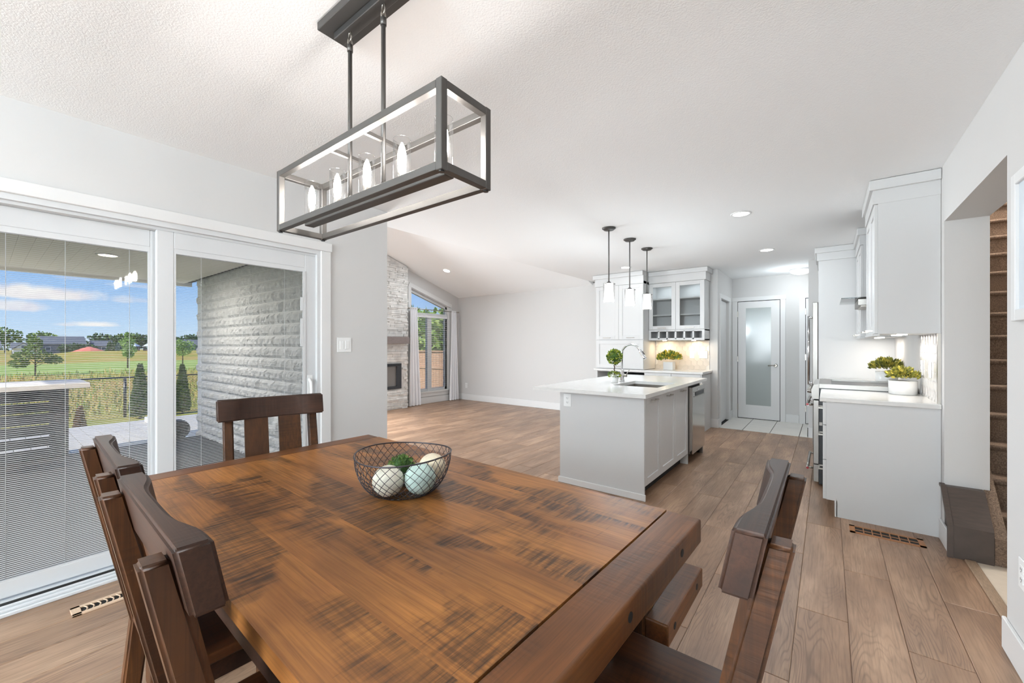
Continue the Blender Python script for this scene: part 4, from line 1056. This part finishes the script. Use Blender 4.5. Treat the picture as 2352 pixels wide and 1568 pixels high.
# ================================================================== CHANDELIER
cx, cy = -1.268, .82
ch = thing('chandelier', (cx, cy, CZ), 'graphite rectangular cage chandelier with five candle bulbs over the table', 'chandelier')
obj('canopy', B((cx-.222, cx+.222, cy-.063, cy+.063, CZ-.03, CZ-.001), bev=.002), M['gun'], ch)
obj('canopy_bar', B((cx-.185, cx+.185, cy-.02, cy+.02, CZ-.055, CZ-.03), bev=.002), M['gun'], ch)
fx0, fx1, fy0_, fy1_, fz0, fz1 = -1.737, -.798, .7346, .909, 1.768, 1.982
b_ = .011
def bar(p, q):
    lo = [min(p[i], q[i])-b_ for i in range(3)]; hi = [max(p[i], q[i])+b_ for i in range(3)]
    return (lo[0], hi[0], lo[1], hi[1], lo[2], hi[2])
g2 = .0  # bars butt at the corner blocks
M['cage'] = mat('cage_metal', S(100, 97, 94), .5, .8)
for y in (fy0_, fy1_):
    for z in (fz0, fz1): obj('long_bar', B((fx0+b_, fx1-b_, y-b_, y+b_, z-b_, z+b_), bev=.001), M['cage'], ch)
for x in (fx0, fx1):
    for z in (fz0, fz1): obj('short_bar', B((x-b_, x+b_, fy0_+b_, fy1_-b_, z-b_, z+b_), bev=.001), M['cage'], ch)
    for y in (fy0_, fy1_): obj('upright', B((x-b_, x+b_, y-b_, y+b_, fz0-b_-.002, fz1+b_+.002), bev=.0015), M['cage'], ch)
    for y in (fy0_, fy1_):
        bm = bmesh.new(); lathe(bm, [(.008, fz0-b_-.006), (.008, fz0-b_)], (x, y, 0), 12); obj('corner_button', bm, M['black'], ch)
obj('lamp_tray', B((cx-.41, cx+.41, cy-.019, cy+.019, 1.782, 1.806), bev=.002), M['cage'], ch)
for x in (cx-.107, cx+.095):
    obj('cross_bar', B((x-.006, x+.006, fy0_+b_, fy1_-b_, fz1-.006, fz1+.006)), M['cage'], ch)
    bm = bmesh.new(); tube(bm, [(x, cy, 1.806), (x, cy, CZ-.125)], .0075, 10); r_ = obj('rod', bm, M['cage'], ch)
    bm = bmesh.new(); tube(bm, [(x, cy, CZ-.125), (x, cy, CZ-.10)], .010, 10)
    obj('swivel', bm, M['cage'], r_)
    bm = bmesh.new()
    for zc_, rot in ((CZ-.092, 0), (CZ-.068, 1)):
        lp = [(x+(.008*math.cos(a_) if rot else 0), cy+(0 if rot else .008*math.cos(a_)), zc_+.017*math.sin(a_)) for a_ in [2*PI*i/16 for i in range(17)]]
        tube(bm, lp, .0028, 6, False)
    obj('hook_link', bm, M['nickel'], r_)
M['filament'] = emit('bulb_glow', (1.0, .96, .92), 78)
for i in range(5):
    x = cx+(i-2)*.1935
    bm = bmesh.new(); lathe(bm, [(.012, 1.806), (.012, 1.85), (.009, 1.855)], (x, cy, 0), 14); sk_ = obj('socket', bm, M['nickel'], ch)
    bm = bmesh.new(); lathe(bm, [(.008, 1.856), (.013, 1.875), (.0135, 1.905), (.009, 1.93), (.002, 1.945)], (x, cy, 0), 14); obj('bulb', bm, M['filament'], sk_)
    bm = bmesh.new(); lathe(bm, [(.0275, 1.807), (.0275, 1.955)], (x, cy, 0), 28, False, False)
    tube(bm, [(x+.0268*math.cos(a_), cy+.0268*math.sin(a_), 1.955) for a_ in [2*PI*k_/28 for k_ in range(29)]], .0009, 5, False)
    obj('glass_shade', bm, M['lampglass'], ch)

# ================================================================== FLOOR VENTS, STAIRS, PICTURE
vt = thing('floor_vent', (.31, 3.76, 0), 'oak floor vent with slots in front of the base cabinet', 'floor vent', rotz=0)
vx0, vx1, vy0, vy1 = .125, .505, 3.69, 3.835
obj('frame', B((vx0, vx1, vy0, vy0+.022, 0, .004), (vx0, vx1, vy1-.022, vy1, 0, .004), (vx0, vx0+.03, vy0, vy1, 0, .004), (vx1-.03, vx1, vy0, vy1, 0, .004)), M['oakvent'], vt)
obj('duct', B((vx0+.03, vx1-.03, vy0+.022, vy1-.022, .0005, .001)), M['gap'], vt)
for i in range(1, 7):
    x = vx0+.03+(vx1-vx0-.06)*i/7; obj('slat', B((x-.003, x+.003, vy0+.022, vy1-.022, .001, .0035)), M['oakvent'], vt)
obj('louvre', B((vx0+.03, vx1-.03, (vy0+vy1)/2-.008, (vy0+vy1)/2+.002, .001, .0025)), M['oakvent'], vt)
v2 = thing('floor_vent', (-2.885, .42, 0), 'pale maple floor vent with curved slots beside the patio door', 'floor vent')
vx0, vx1, vy0, vy1 = -2.94, -2.845, .265, .57
obj('frame', B((vx0, vx0+.02, vy0, vy1, 0, .009), (vx1-.02, vx1, vy0, vy1, 0, .009), (vx0, vx1, vy0, vy0+.035, 0, .009), (vx0, vx1, vy1-.035, vy1, 0, .009), bev=.002), M['sill'], v2)
obj('duct', B((vx0+.02, vx1-.02, vy0+.035, vy1-.035, .0005, .001)), M['gap'], v2)
for i in range(0, 10):
    y = vy0+.035+.0235*(i+.5)
    bm = bmesh.new(); tube(bm, [(vx0+.018+(vx1-vx0-.036)*q/6, y+.010*math.sin(PI*q/6), .0055) for q in range(7)], .0032, 6); obj('slat', bm, M['sill'], v2)
# stairs
st = thing('staircase', (1.25, 4.5, 0), 'brown carpeted staircase rising behind the opening in the right wall', 'stairs')
r_, g_ = .19, .180
for k_ in range(-2, 13):
    z = .428+r_*k_; y = 4.02+g_*k_
    if z < .05: continue
    bm = bmesh.new()
    bx(bm, .82, 1.715, y+.015, y+g_+.04, max(0.004, z-r_), z)
    tube(bm, [(.82, y+.012, z-.018), (1.715, y+.012, z-.018)], .019, 10)
    obj('step', bm, M['carpet'], st)
bm = bmesh.new(); extr(bm, [(3.64, .004), (3.64, .16), (3.866, .386), (3.866, .004)], lambda a, b, t: (t, a, b), (.782, .835)); extr(bm, [(3.866, .004), (3.866, .386), (4.0, .52), (4.3, .84), (4.3, .004)], lambda a, b, t: (t, a, b), (.814, .835)); obj('carpeted_skirt', bm, M['carpet'], st)
nw = thing('stair_plinth', (.69, 3.74, 0), 'dark brown boxed stair plinth with sloping top at the opening', 'plinth')
bm = bmesh.new(); extr(bm, [(3.63, 0), (3.63, .195), (3.815, .385), (3.868, .385), (3.868, 0)], lambda a, b, t: (t, a, b), (.612, .778)); obj('box', bm, M['greywood'], nw)
bm = bmesh.new()
extr(bm, [(3.62, 0), (3.62, .198), (3.812, .393), (3.868, .393), (3.868, .375), (3.82, .375), (3.64, .188), (3.64, 0)], lambda a, b, t: (t, a, b), (.585, .61)); obj('edge_moulding', bm, M['greywood'], nw)
pc = thing('picture_frame', (.6, 2.4, 1.4), 'white picture frame on the right wall at the edge of view', 'picture frame')
obj('frame', B((.588, .608, 2.50, 2.545, 1.395, 1.98), (.588, .608, 2.1, 2.145, 1.395, 1.98), (.588, .608, 2.145, 2.50, 1.395, 1.44), (.588, .608, 2.145, 2.50, 1.935, 1.98), bev=.003), M['trim'], pc)
obj('print', B((.60, .606, 2.14, 2.505, 1.435, 1.94)), mat('pale_print', S(206, 214, 222), .3), pc)

# ================================================================== OUTSIDE: PORCH
M['deck'] = mat('grey_deck_board', S(186, 180, 172), .6, var=.10, vscale=10, bump=.3, bscale=60, aniso=(1, 10, 1))
dk = struct('floor_deck', B((-10.0, -3.3, -3.2, 1.93, -.4, -.115), (-10.0, -7.45, 1.93, 6.0, -.4, -.115)), mat('deck_joist', S(70, 66, 62), .8))
dmesh = {}
y = -3.2+.06
while y < 6:
    xe = -3.305 if y+.142 < 1.93 else -7.46
    if y < 1.93 < y+.142: xe = -3.305
    key = xe
    if key not in dmesh:
        dmesh[key] = mesh_of(B((-10.0, xe, 0, .1405, -.115, -.08)), 'deck_board'); dmesh[key].materials.append(M['deck'])
    o = obj('board', dmesh[key], None, dk); o.location = (0, y, 0); y += .148
M['soffit'] = mat('porch_soffit', S(236, 231, 218), .6)
so = struct('ceiling_porch', B((-7.8, -3.3, -1.2, 2.0, 2.26, 2.34)), M['gap'])
y = -1.2
sm = mesh_of(B((-7.8, -3.3, 0, .0985, 2.24, 2.26)), 'soffit_board'); sm.materials.append(M['soffit'])
while y < 1.9:
    o = obj('board', sm, None, so); o.location = (0, y, 0); y += .1
struct('trim_porch_fascia', B((-7.86, -7.8, -1.2, 2.0, 2.2, 2.6)), M['soffit'])
struct('roof', B((-7.8, -3.3, -1.2, 2.0, 2.5, 2.6), (-3.3, 2.0, -3.0, 8.6, 5.25, 5.3)), M['gap'])
pl = thing('porch_light', (-5.95, .81, 2.24), 'round porch light in the soffit outside the patio door', 'ceiling light')
bm = bmesh.new(); lathe(bm, [(.095, 0), (.095, -.006), (.075, -.009)], (-5.95, .81, 2.24), 28, True, False); obj('trim_ring', bm, M['trim'], pl)
bm = bmesh.new(); lathe(bm, [(.076, -.007), (.02, -.011)], (-5.95, .81, 2.24), 28); obj('lens', bm, emit('porch_glow', (1, .85, .6), 4), pl)
for x, y in ((-5.95, .81), (-5.95, -1.2), (-4.3, -.2)): light('porch_lamp_and_fill', 'AREA', (x, y, 2.225), 15, (0, 0, 0), .15, None, (1, .93, .84), spread=R(175))  # the porch light, then two unseen lamps added to brighten the porch
# --- rough block cladding on the porch side of the living room
M['stone'] = mat('pale_split_stone', S(212, 212, 212), .85, var=.14, vscale=18, bump=1.0, bscale=30, detail=5)
sw = struct('wall_stone', B((-7.40, -3.32, 1.965, 2.0, -.3, 2.24), (-7.40, -7.25, 2.0, 2.25, -.3, 2.24)), mat('stone_mortar', S(226, 226, 225), .9))
rs = random.Random(21)
stones = []
for v_ in range(10):
    bm = bmesh.new(); L_, H_ = .394, .114; nx, nz = 16, 4; g = []; col_d = [rs.uniform(.004, .030) for _ in range(17)]
    for j in range(nz+1):
        for i in range(nx+1):
            e_ = i in (0, nx) or j in (0, nz)
            x = (i/nx-.5)*L_+(0 if e_ else rs.uniform(-.008, .008)); z = (j/nz-.5)*H_
            d_ = 0 if e_ else max(.003, col_d[i]+rs.uniform(-.007, .007))
            g.append(bm.verts.new((x, -d_, z)))
    for j in range(nz):
        for i in range(nx): bm.faces.new((g[j*(nx+1)+i], g[j*(nx+1)+i+1], g[(j+1)*(nx+1)+i+1], g[(j+1)*(nx+1)+i]))
    me = mesh_of(bm, 'stone_block'); me.materials.append(M['stone']); stones.append(me)
pit = .1235; j = 0; z = -.08+.06
while z < 2.22:
    x = -7.40+.2-(.2 if j % 2 else 0)
    while x < -3.35:
        if x-.19 > -7.42:
            o = obj('stone_block', rs.choice(stones), None, sw); o.location = (x, 1.963, z)
            if rs.random() < .5: o.rotation_euler = (0, PI, 0)
        x += .402
    z += pit; j += 1
obj('wall_vent', B((-4.62, -4.50, 1.88, 1.955, .42, .54), (-4.60, -4.52, 1.86, 1.88, .42, .50), bev=.006), M['plastic'], None, 'small white vent hood low on the porch stone wall', 'vent', base=(-4.56, 1.93, .42))
# --- outdoor bar of dark boards
M['darkboard'] = mat('charcoal_board', S(74, 76, 80), .6, var=.12, vscale=12, aniso=(1, 1, 6))
ob = thing('outdoor_bar', (-7.45, -.3, -.08), 'charcoal slatted outdoor bar with a pale top on the deck', 'bar')
zz = [-.06, .11, .24, .38, .515, .64, .78]
for i in range(6):
    obj('board', B((-7.22, -7.2, -1.4, .49, zz[i]+.012, zz[i+1]-.006)), M['darkboard'], ob)
obj('end_post', B((-7.24, -7.2, .49, .644, -.08, .79)), M['darkboard'], ob)
obj('frame', B((-7.75, -7.70, .58, .63, -.08, .79), (-7.75, -7.70, -1.4, -1.35, -.08, .79), (-7.75, -7.24, .60, .63, .72, .79)), M['darkboard'], ob)
obj('top', B((-7.80, -6.98, -1.5, .80, .79, .85), bev=.004), mat('pale_bar_top', S(214, 206, 200), .45, var=.05), ob)
ot = thing('patio_table', (-6.6, -.12, -.08), 'pale round patio table at the left edge of the deck', 'table')
bm = bmesh.new(); lathe(bm, [(.20, .50), (.21, .505), (.21, .53), (.2, .535)], (-6.6, -.13, -.08), 30); obj('table_top', bm, mat('pale_aqua', S(206, 222, 226), .3), ot)
bm = bmesh.new(); tube(bm, [(-6.6, -.13, -.08), (-6.6, -.13, .42)], .025, 10); obj('pedestal', bm, M['dark'], ot)
# --- fire bowl on a white pad
fb = thing('lattice_globe', (-7.35, 1.72, -.08), 'dark lattice globe ornament on a pale pad on the deck', 'ornament')
obj('pad', B((-7.62, -7.2, 1.55, 1.88, -.08, -.055)), M['plastic'], fb)
gc_ = Vector((-7.36, 1.72, .09))
bm = bmesh.new(); ball(bm, gc_, .125, 2); obj('core', bm, mat('globe_core', S(62, 64, 64), .8), fb)
bm = bmesh.new()
for k_ in range(12):
    a_ = PI*k_/12; tube(bm, [gc_+.138*Vector((math.cos(a_)*math.sin(q), math.sin(a_)*math.sin(q), math.cos(q))) for q in [2*PI*i/20 for i in range(21)]], .005, 4, False)
for k_ in range(1, 6):
    q = PI*k_/6; tube(bm, [gc_+.138*Vector((math.sin(q)*math.cos(a_), math.sin(q)*math.sin(a_), math.cos(q))) for a_ in [2*PI*i/20 for i in range(21)]], .005, 4, False)
obj('lattice', bm, M['black'], fb)
obj('step_block', B((-9.75, -9.5, 1.80, 2.02, -.08, .0), bev=.006), M['plastic'], None, 'small white block at the far edge of the deck', 'block', base=(-9.6, 1.9, -.08))

# ================================================================== OUTSIDE: GROUND
def smooth(a, b, t): t = max(0, min(1, (t-a)/(b-a))); return t*t*(3-2*t)
def gz(x, y):
    k = [(-8, -.55), (-17, -.93), (-28, -.9), (-40, -.72), (-75, -.85), (-100, -.55), (-130, -.05), (-150, -.7), (-175, -1.35), (-320, -1.35)]
    z = -.5
    for (xa, za), (xb, zb) in zip(k, k[1:]):
        if xa >= x >= xb: z = za+(zb-za)*smooth(0, 1, (xa-x)/(xa-xb)); break
    else: z = -1.35 if x < -300 else -.55
    if -175 < x < -75: z -= (1-smooth(4, 15, y))*max(0, z+1.1)*.9
    return z+.05*mnoise.noise(Vector((x*.12, y*.12, 0)))*smooth(-20, -60, x)
def ground_mat():
    m, t, p = base('field')
    co = t.n('TexCoord').outputs['Object']; s_ = t.n('SeparateXYZ', i_0=co); x_, y_ = s_.outputs[0], s_.outputs[1]
    wob = t.math('MULTIPLY', t.math('SUBTRACT', t.noise(co, .05, 3), .5), 14)
    d = t.math('ADD', t.math('MULTIPLY', x_, -1.0), wob)
    n1 = t.noise(co, 1.2, 4); n2 = t.noise(t.mapping(co, (.25, .08, 1)), 1.0, 4, .6)
    lawn = t.ramp(n1, [(.3, S(104, 118, 50)), (.6, S(144, 146, 70)), (.8, S(176, 156, 96))])
    meadow = t.ramp(t.math('MULTIPLY_ADD', n2, .7, t.math('MULTIPLY', n1, .3)), [(.3, S(112, 126, 50)), (.45, S(152, 148, 66)), (.58, S(178, 148, 84)), (.75, S(170, 126, 74))])
    mow = t.ramp(t.math('MULTIPLY_ADD', t.math('SINE', t.math('MULTIPLY', x_, .9)), .25, n1), [(.3, S(134, 158, 74)), (.7, S(164, 176, 100))])
    def step(a, b): return t.n('MapRange', i_0=d, i_1=a, i_2=b, i_3=0.0, i_4=1.0).outputs[0]
    c = t.mix(step(16, 18), lawn, meadow)
    c = t.mix(step(41, 43), c, mow)
    c = t.mix(step(73, 76), c, meadow)
    t.link(c, p.inputs['Base Color']); p.inputs['Roughness'].default_value = 1.0; p.inputs['Specular IOR Level'].default_value = 0.05
    return m
bm = bmesh.new(); gx = [-10]+[-10-1.5*i for i in range(1, 40)]+[-70-6*i for i in range(1, 22)]+[-220, -260, -320]
gy = [-60, -40, -25]+[-16+2*i for i in range(40)]+[70, 85, 110, 150, 200]
vs = [[bm.verts.new((x, y, gz(x, y))) for y in gy] for x in gx]
for i in range(len(gx)-1):
    for j in range(len(gy)-1): bm.faces.new((vs[i][j], vs[i][j+1], vs[i+1][j+1], vs[i+1][j])).smooth = True
struct('ground_field', bm, ground_mat())
obj('ground_yard', B((-10.2, 3.5, -60, -3.2, -.7, -.6), (-10.2, -7.25, 6.0, 40, -.75, -.62), (-10.2, 4, 8.5, 60, -.75, -.62)), mat('yard_grass', S(140, 158, 86), 1.0, var=.2, vscale=3), kind='structure')
M['grass'] = leafmat('tall_grass', S(106, 138, 58), S(178, 176, 92), S(206, 168, 104), .9)
bm = bmesh.new(); rg_ = random.Random(2)
for _ in range(5200):
    x = -18-rg_.random()**1.3*24; y = rg_.uniform(-3, 11+abs(x)*.1); h = rg_.uniform(.12, .38)*(1.6 if rg_.random() < .08 else 1)
    leaf(bm, Vector((x, y, gz(x, y)-.02)), Vector((rg_.uniform(-.25, .25), rg_.uniform(-.25, .25), 1)), h, .025, rg_)
obj('meadow_grass', bm, M['grass'], None, 'tall yellow-green meadow grass beyond the black fence', 'grass', kind='stuff')
# --- black chain-link fence
fn = thing('chain_link_fence', (-17.06, 3, -.93), 'black chain-link fence between the lawn and the meadow', 'fence')
for y in (-2.2, .25, 2.70, 5.15, 7.6):
    bm = bmesh.new(); tube(bm, [(-17.06, y, gz(-17.06, y)-.05), (-17.06, y, .31)], .038, 8); obj('post', bm, M['black'], fn)
bm = bmesh.new(); tube(bm, [(-17.06, -5, .30), (-17.06, 9, .30)], .022, 8); obj('top_rail', bm, M['black'], fn)
bm = bmesh.new(); y = -5
while y < 9:
    for s in (-1, 1):
        y2 = y+s*1.2
        tube(bm, [(-17.06+.004*s, y, -.92), (-17.06+.004*s, y2, .28)], .0032, 3, False)
    y += .085
obj('wire_netting', bm, M['black'], fn, kind='stuff')
# --- trees
M['leafA'] = leafmat('leaf_midgreen', S(70, 104, 42), S(112, 142, 58), S(150, 172, 80))
M['leafB'] = leafmat('leaf_light', S(112, 148, 70), S(148, 178, 92), S(178, 198, 118))
M['leafD'] = leafmat('leaf_dark', S(44, 74, 40), S(66, 98, 52), S(92, 122, 66))
M['cone'] = leafmat('thuja_leaf', S(44, 74, 34), S(70, 102, 44), S(108, 132, 60))
M['bluecone'] = leafmat('spruce_blue', S(78, 104, 100), S(104, 132, 126), S(140, 160, 150))
M['brownleaf'] = leafmat('withered_leaf', S(84, 60, 44), S(120, 86, 60), S(150, 116, 80))
rt = random.Random(77)
def tree(x, y, h, blobs, leafm, label, name='tree', n=900, ls=.22, z=None, group='trees in the field', trunk=True):
    z = gz(x, y) if z is None else z
    t = thing(name, (x, y, z), label, 'tree', group)
    if trunk:
        bm = bmesh.new(); tube(bm, [(x, y, z-.1), (x+.02, y, z+h*.5), (x, y, z+h*.85)], [h*.02, h*.014, h*.006], 7)
        for (dx_, dy_, zf, rr_, rh) in blobs[:5]: tube(bm, [(x, y, z+h*zf*.6), (x+dx_*.8, y+dy_*.8, z+h*zf)], [h*.008, h*.004], 5)
        obj('trunk', bm, M['bark'], t)
    bm = bmesh.new()
    for (dx_, dy_, zf, rr_, rh) in blobs: leafball(bm, (x+dx_, y+dy_, z+h*zf), (rr_, rr_, rh), int(n/len(blobs)), ls, ls*.36, rt, .8)
    obj('foliage', bm, leafm, t); return t
tree(-41.4, 2.2, 2.35, [(0, 0, .92, .28, .3), (0, -.05, .72, .42, .3), (.0, -.5, .55, .45, .25), (0, .45, .5, .5, .28), (0, .8, .42, .4, .18), (0, -.7, .35, .4, .2)], M['leafA'], 'young tree with a ragged crown standing alone on the mown field', n=1500, ls=.16)
tree(-48.8, 7.9, 2.9, [(0, 0, .98, .12, .25), (0, .0, .78, .45, .4), (0, .1, .55, .5, .35), (0, .05, .42, .3, .22)], M['leafB'], 'slim light green sapling on the mown field left of the door mullion', n=1300, ls=.16)
tree(-49.7, 12.0, 2.6, [(0, -.3, .82, .5, .4), (0, .4, .75, .55, .45), (0, 0, .55, .6, .3)], M['leafB'], 'light green sapling seen through the right door panel', n=1400, ls=.16)
tree(-60, 18.6, 2.8, [(0, 0, .75, .7, .6), (0, .5, .6, .6, .4)], M['leafB'], 'pale green sapling behind the right door panel near the stone wall', n=900, ls=.18)
def thuja(x, y, h, r, label, leafm, n=1500, ls=.10, z=None, group='evergreens by the fence', name='thuja'):
    z = gz(x, y) if z is None else z
    t = thing(name, (x, y, z), label, 'shrub', group)
    bm = bmesh.new(); tube(bm, [(x, y, z-.05), (x, y, z+h*.8)], [h*.02, h*.006], 6); obj('trunk', bm, M['bark'], t)
    bm = bmesh.new()
    for _ in range(n):
        f = rt.random()**1.25; a_ = rt.uniform(0, 2*PI); rr_ = r*(1-f)**.75*(.55+.45*rt.random())*(1.0 if f > .08 else .8)
        leaf(bm, Vector((x+rr_*math.cos(a_), y+rr_*math.sin(a_), z+.06+h*f*.94)), Vector((math.cos(a_)*.5, math.sin(a_)*.5, 1)), ls*rt.uniform(.7, 1.3), ls*.28, rt)
    obj('foliage', bm, leafm, t); return t
thuja(-16.5, 2.95, 1.62, .26, 'pointed green thuja beside the black fence post', M['cone'], 2600)
thuja(-16.6, 4.0, 1.55, .22, 'narrow thuja seen right of the patio door mullion', M['cone'], 2200)
thuja(-13.2, 1.35, .62, .10, 'small withered brown conifer on the lawn', M['brownleaf'], 500, .09)
# distant trees
far = [(-180, -2.0, 6.0, 3.5), (-186, 4.2, 7.0, 3.2), (-190, 11.5, 6.2, 3.0), (-175, 22.0, 5.4, 3.0), (-178, 26.5, 5.0, 2.6), (-200, 31.5, 6.4, 5), (-185, 36, 5.8, 5), (-215, 48, 6.0, 5), (-205, 58, 6.2, 6), (-165, 25.8, 4.6, 2.2), (-176, 29.8, 5.8, 3.4), (-178, 37.0, 5.0, 2.6), (-172, 44, 5.6, 3.4), (-172, 50, 5.2, 3.0)]
names = ['at the left edge', 'behind the left houses', 'between the left houses', 'behind the red roof', 'right of the red roof', 'behind the middle roofs', 'left of the gabled house', 'beyond the right door panel', 'beside the stone wall corner', 'just behind the mound', 'tallest on the right skyline', 'beside the gabled house', 'seen through the right panel', 'furthest right on the skyline']
for (x, y, h, r_), w in zip(far, names):
    if x < -170: f_ = 216/-x; x, y, h, r_ = x*f_, y*f_, h*f_, r_*f_
    tree(x, y, h, [(0, -r_*.5, .6, r_*.6, h*.3), (0, r_*.45, .62, r_*.6, h*.3), (0, 0, .72, r_*.55, h*.28), (0, 0, .4, r_*.8, h*.25)], M['leafD'] if rt.random() < .6 else M['leafA'], 'distant round green tree '+w, n=650, ls=1.0, z=-1.4, group='distant trees')
for i, (x, y, h) in enumerate(((-150, 12.6, 2.3), (-149, 14.2, 2.6), (-151, 15.6, 2.3), (-152, 17.6, 2.2))):
    tree(x, y, h, [(0, 0, .5, .95, h*.42), (0, .4, .4, .8, h*.36)], M['leafD'], 'dark green bush in the row behind the mound, number %s from the left' % ('one', 'two', 'three', 'four')[i], n=420, ls=.42, z=-.75, group='bushes behind the mound', trunk=False, name='bush')
for i, (x, y, h, lm) in enumerate(((-158, 21.9, 3.0, 'leafD'), (-158, 23.7, 2.6, 'bluecone'), (-158, 25.4, 2.5, 'bluecone'))):
    thuja(x, y, h, .8, ('dark green spruce on the far side of the mound', 'pale blue spruce on the far side, left one', 'pale blue spruce on the far side, right one')[i], M[lm], 420, .5, z=-.9, group='far spruces', name='spruce')
# --- houses
M['roofd'] = mat('dark_shingle', S(96, 100, 106), .9, var=.1, vscale=2)
M['sidew'] = mat('white_siding', S(226, 226, 226), .7); M['sideg'] = mat('grey_siding', S(112, 116, 124), .7); M['winb'] = mat('far_window', S(70, 84, 98), .2)
M['tan'] = mat('tan_roof', S(214, 120, 100), .9)
def house(x, y0, y1, zb, zw, zr, wallm, label, gables=(), wins=3, depth=10):
    t = thing('house', (x, (y0+y1)/2, zb), label, 'house', 'houses on the skyline')
    obj('wall', B((x-depth, x, y0, y1, zb, zw)), wallm, t)
    bm = bmesh.new(); e_ = .35
    extr(bm, [(x+e_, zw-.08), (x-depth/2, zr), (x-depth-e_, zw-.08)], lambda a, b, tt: (a, tt, b), (y0-e_, y1+e_)); rf = obj('roof', bm, M['roofd'], t)
    for (gy_, gw, gh) in gables:
        bm = bmesh.new(); extr(bm, [(gy_-gw/2, zw-.1), (gy_+gw/2, zw-.1), (gy_, zw+gh)], lambda a, b, tt: (tt, a, b), (x-4, x+.5)); g_o = obj('gable', bm, wallm, t)
        bm = bmesh.new()
        for s in (-1, 1): extr(bm, [(gy_+s*(gw/2+.25), zw-.2), (gy_+s*(gw/2+.25), zw+.02), (gy_, zw+gh+.24), (gy_, zw+gh+.02)], lambda a, b, tt: (tt, a, b), (x-4, x+.7))
        obj('gable_roof', bm, M['roofd'], g_o)
        obj('window', B((x+.5, x+.55, gy_-.35, gy_+.35, zw+.15, zw+.15+min(.9, gh*.4))), M['winb'], g_o)
    for i in range(wins):
        yy = y0+(y1-y0)*(i+.5)/wins; w_ = obj('window', B((x, x+.06, yy-.55, yy+.55, zb+.9, zb+2.0)), M['trim'], t)
        obj('pane', B((x+.06, x+.08, yy-.45, yy+.45, zb+1.0, zb+1.9)), M['winb'], w_)
    return t
house(-178, -6.0, 3.1, -1.35, .5, 2.4, M['sidew'], 'white house with small gables at the far left', ((.3, 2.6, 1.9), (-3.5, 2.6, 1.9)), 3)
house(-176, 5.4, 9.2, -1.3, .4, 1.9, M['sidew'], 'white garage house behind the lone young tree', ((7.2, 3.2, 1.4),), 1, 8)
house(-182, 10.6, 19.8, -1.3, 1.7, 4.0, M['sideg'], 'long dark grey house under a broad shingle roof', (), 3, 12)
house(-185, 22.0, 31.0, -1.3, 1.0, 2.8, M['sideg'], 'low grey house with a shingle roof right of the mound', (), 2, 10)
house(-160, 32.3, 37.5, -1.2, .5, 2.2, M['sidew'], 'white gabled house beside the playground shelter', ((33.8, 2.4, 1.1), (36.2, 3.0, 1.4)), 3, 8)
house(-190, 42.0, 56.0, -1.3, 1.2, 3.4, M['sideg'], 'grey roofed house glimpsed through the right door panel', (), 3, 10)
rr_ = thing('red_tent_roof', (-132, 15.2, -.3), 'salmon red tent roof poking over the grassy mound', 'tent')
bm = bmesh.new(); lathe(bm, [(3.1, -.2), (1.5, .55), (.35, 1.0), (.02, 1.05)], (-136, 15.4, -.15), 10, True, False, False); obj('canopy', bm, M['tan'], rr_)
bm = bmesh.new()
for a_ in range(4): tube(bm, [(-136+2.6*math.cos(a_*PI/2+.7), 15.4+2.6*math.sin(a_*PI/2+.7), -1.2), (-136+2.6*math.cos(a_*PI/2+.7), 15.4+2.6*math.sin(a_*PI/2+.7), -.2)], .08, 6)
obj('poles', bm, M['sidew'], rr_)
for i, (yy, lb) in enumerate(((25.7, 'left pavilion with a pale hip roof by the playground'), (28.5, 'right pavilion with a pale hip roof by the playground'))):
    t = thing('pavilion', (-150, yy, -.9), lb, 'pavilion', 'playground pavilions')
    bm = bmesh.new(); lathe(bm, [(1.35, .9), (.05, 1.8)], (-150, yy, 0), 4, True, False, False); obj('roof', bm, mat('pale_metal_roof', S(196, 204, 208), .5), t)
    for sx in (-1, 1):
        for sy in (-1, 1): obj('post', B((-150+sx*.8-.1, -150+sx*.8+.1, yy+sy*.8-.1, yy+sy*.8+.1, -1.2, .95)), M['dark'], t)
    obj('play_panel', B((-150.1, -149.9, yy-.8, yy+.8, -.6, .1)), mat('play_colours', S(150, 90, 80), .6, var=.5, vscale=.8), t)
# --- wooden fence and trees seen through the living room window
wf = thing('wooden_fence', (-12, 9.6, -.65), 'brown wooden board fence outside the living room window', 'fence')
M['fencew'] = mat('cedar_board', S(172, 138, 112), .8, var=.14, vscale=6, aniso=(8, 8, 1))
fm = mesh_of(B((0, .138, 0, .02, -.65, 1.06)), 'fence_board'); fm.materials.append(M['fencew'])
for i in range(58): o = obj('board', fm, None, wf); o.location = Vector((-16.5+.145*i, 9.6, 0))-Vector((-12, 9.6, -.65))
obj('rail', B((-16.5, -8.1, 9.56, 9.6, .48, .57)), M['fencew'], wf); obj('rail', B((-16.5, -8.1, 9.56, 9.6, -.35, -.26)), M['fencew'], wf)
obj('cap_rail', B((-16.5, -8.1, 9.55, 9.66, 1.06, 1.11)), M['fencew'], wf)
for (x, y, h, r, lb, lm) in ((-12.0, 12.6, 3.6, 1.3, 'leafy green tree right behind the wooden fence', 'leafA'), (-15.5, 13.5, 3.8, 1.6, 'light green tree further along behind the wooden fence', 'leafB'), (-9.2, 12.8, 3.0, 1.2, 'dark green tree behind the wooden fence near the house', 'leafD'), (-19.5, 15.0, 4.2, 1.8, 'green tree at the far end of the wooden fence', 'leafA')):
    tree(x, y, h, [(0, 0, .5, r, h*.3), (r*.4, 0, .7, r*.8, h*.25), (-r*.5, 0, .65, r*.8, h*.26), (0, .3, .3, r*.9, h*.2)], M[lm], lb, n=1800, ls=.3, z=-.65, group='trees behind the wooden fence')
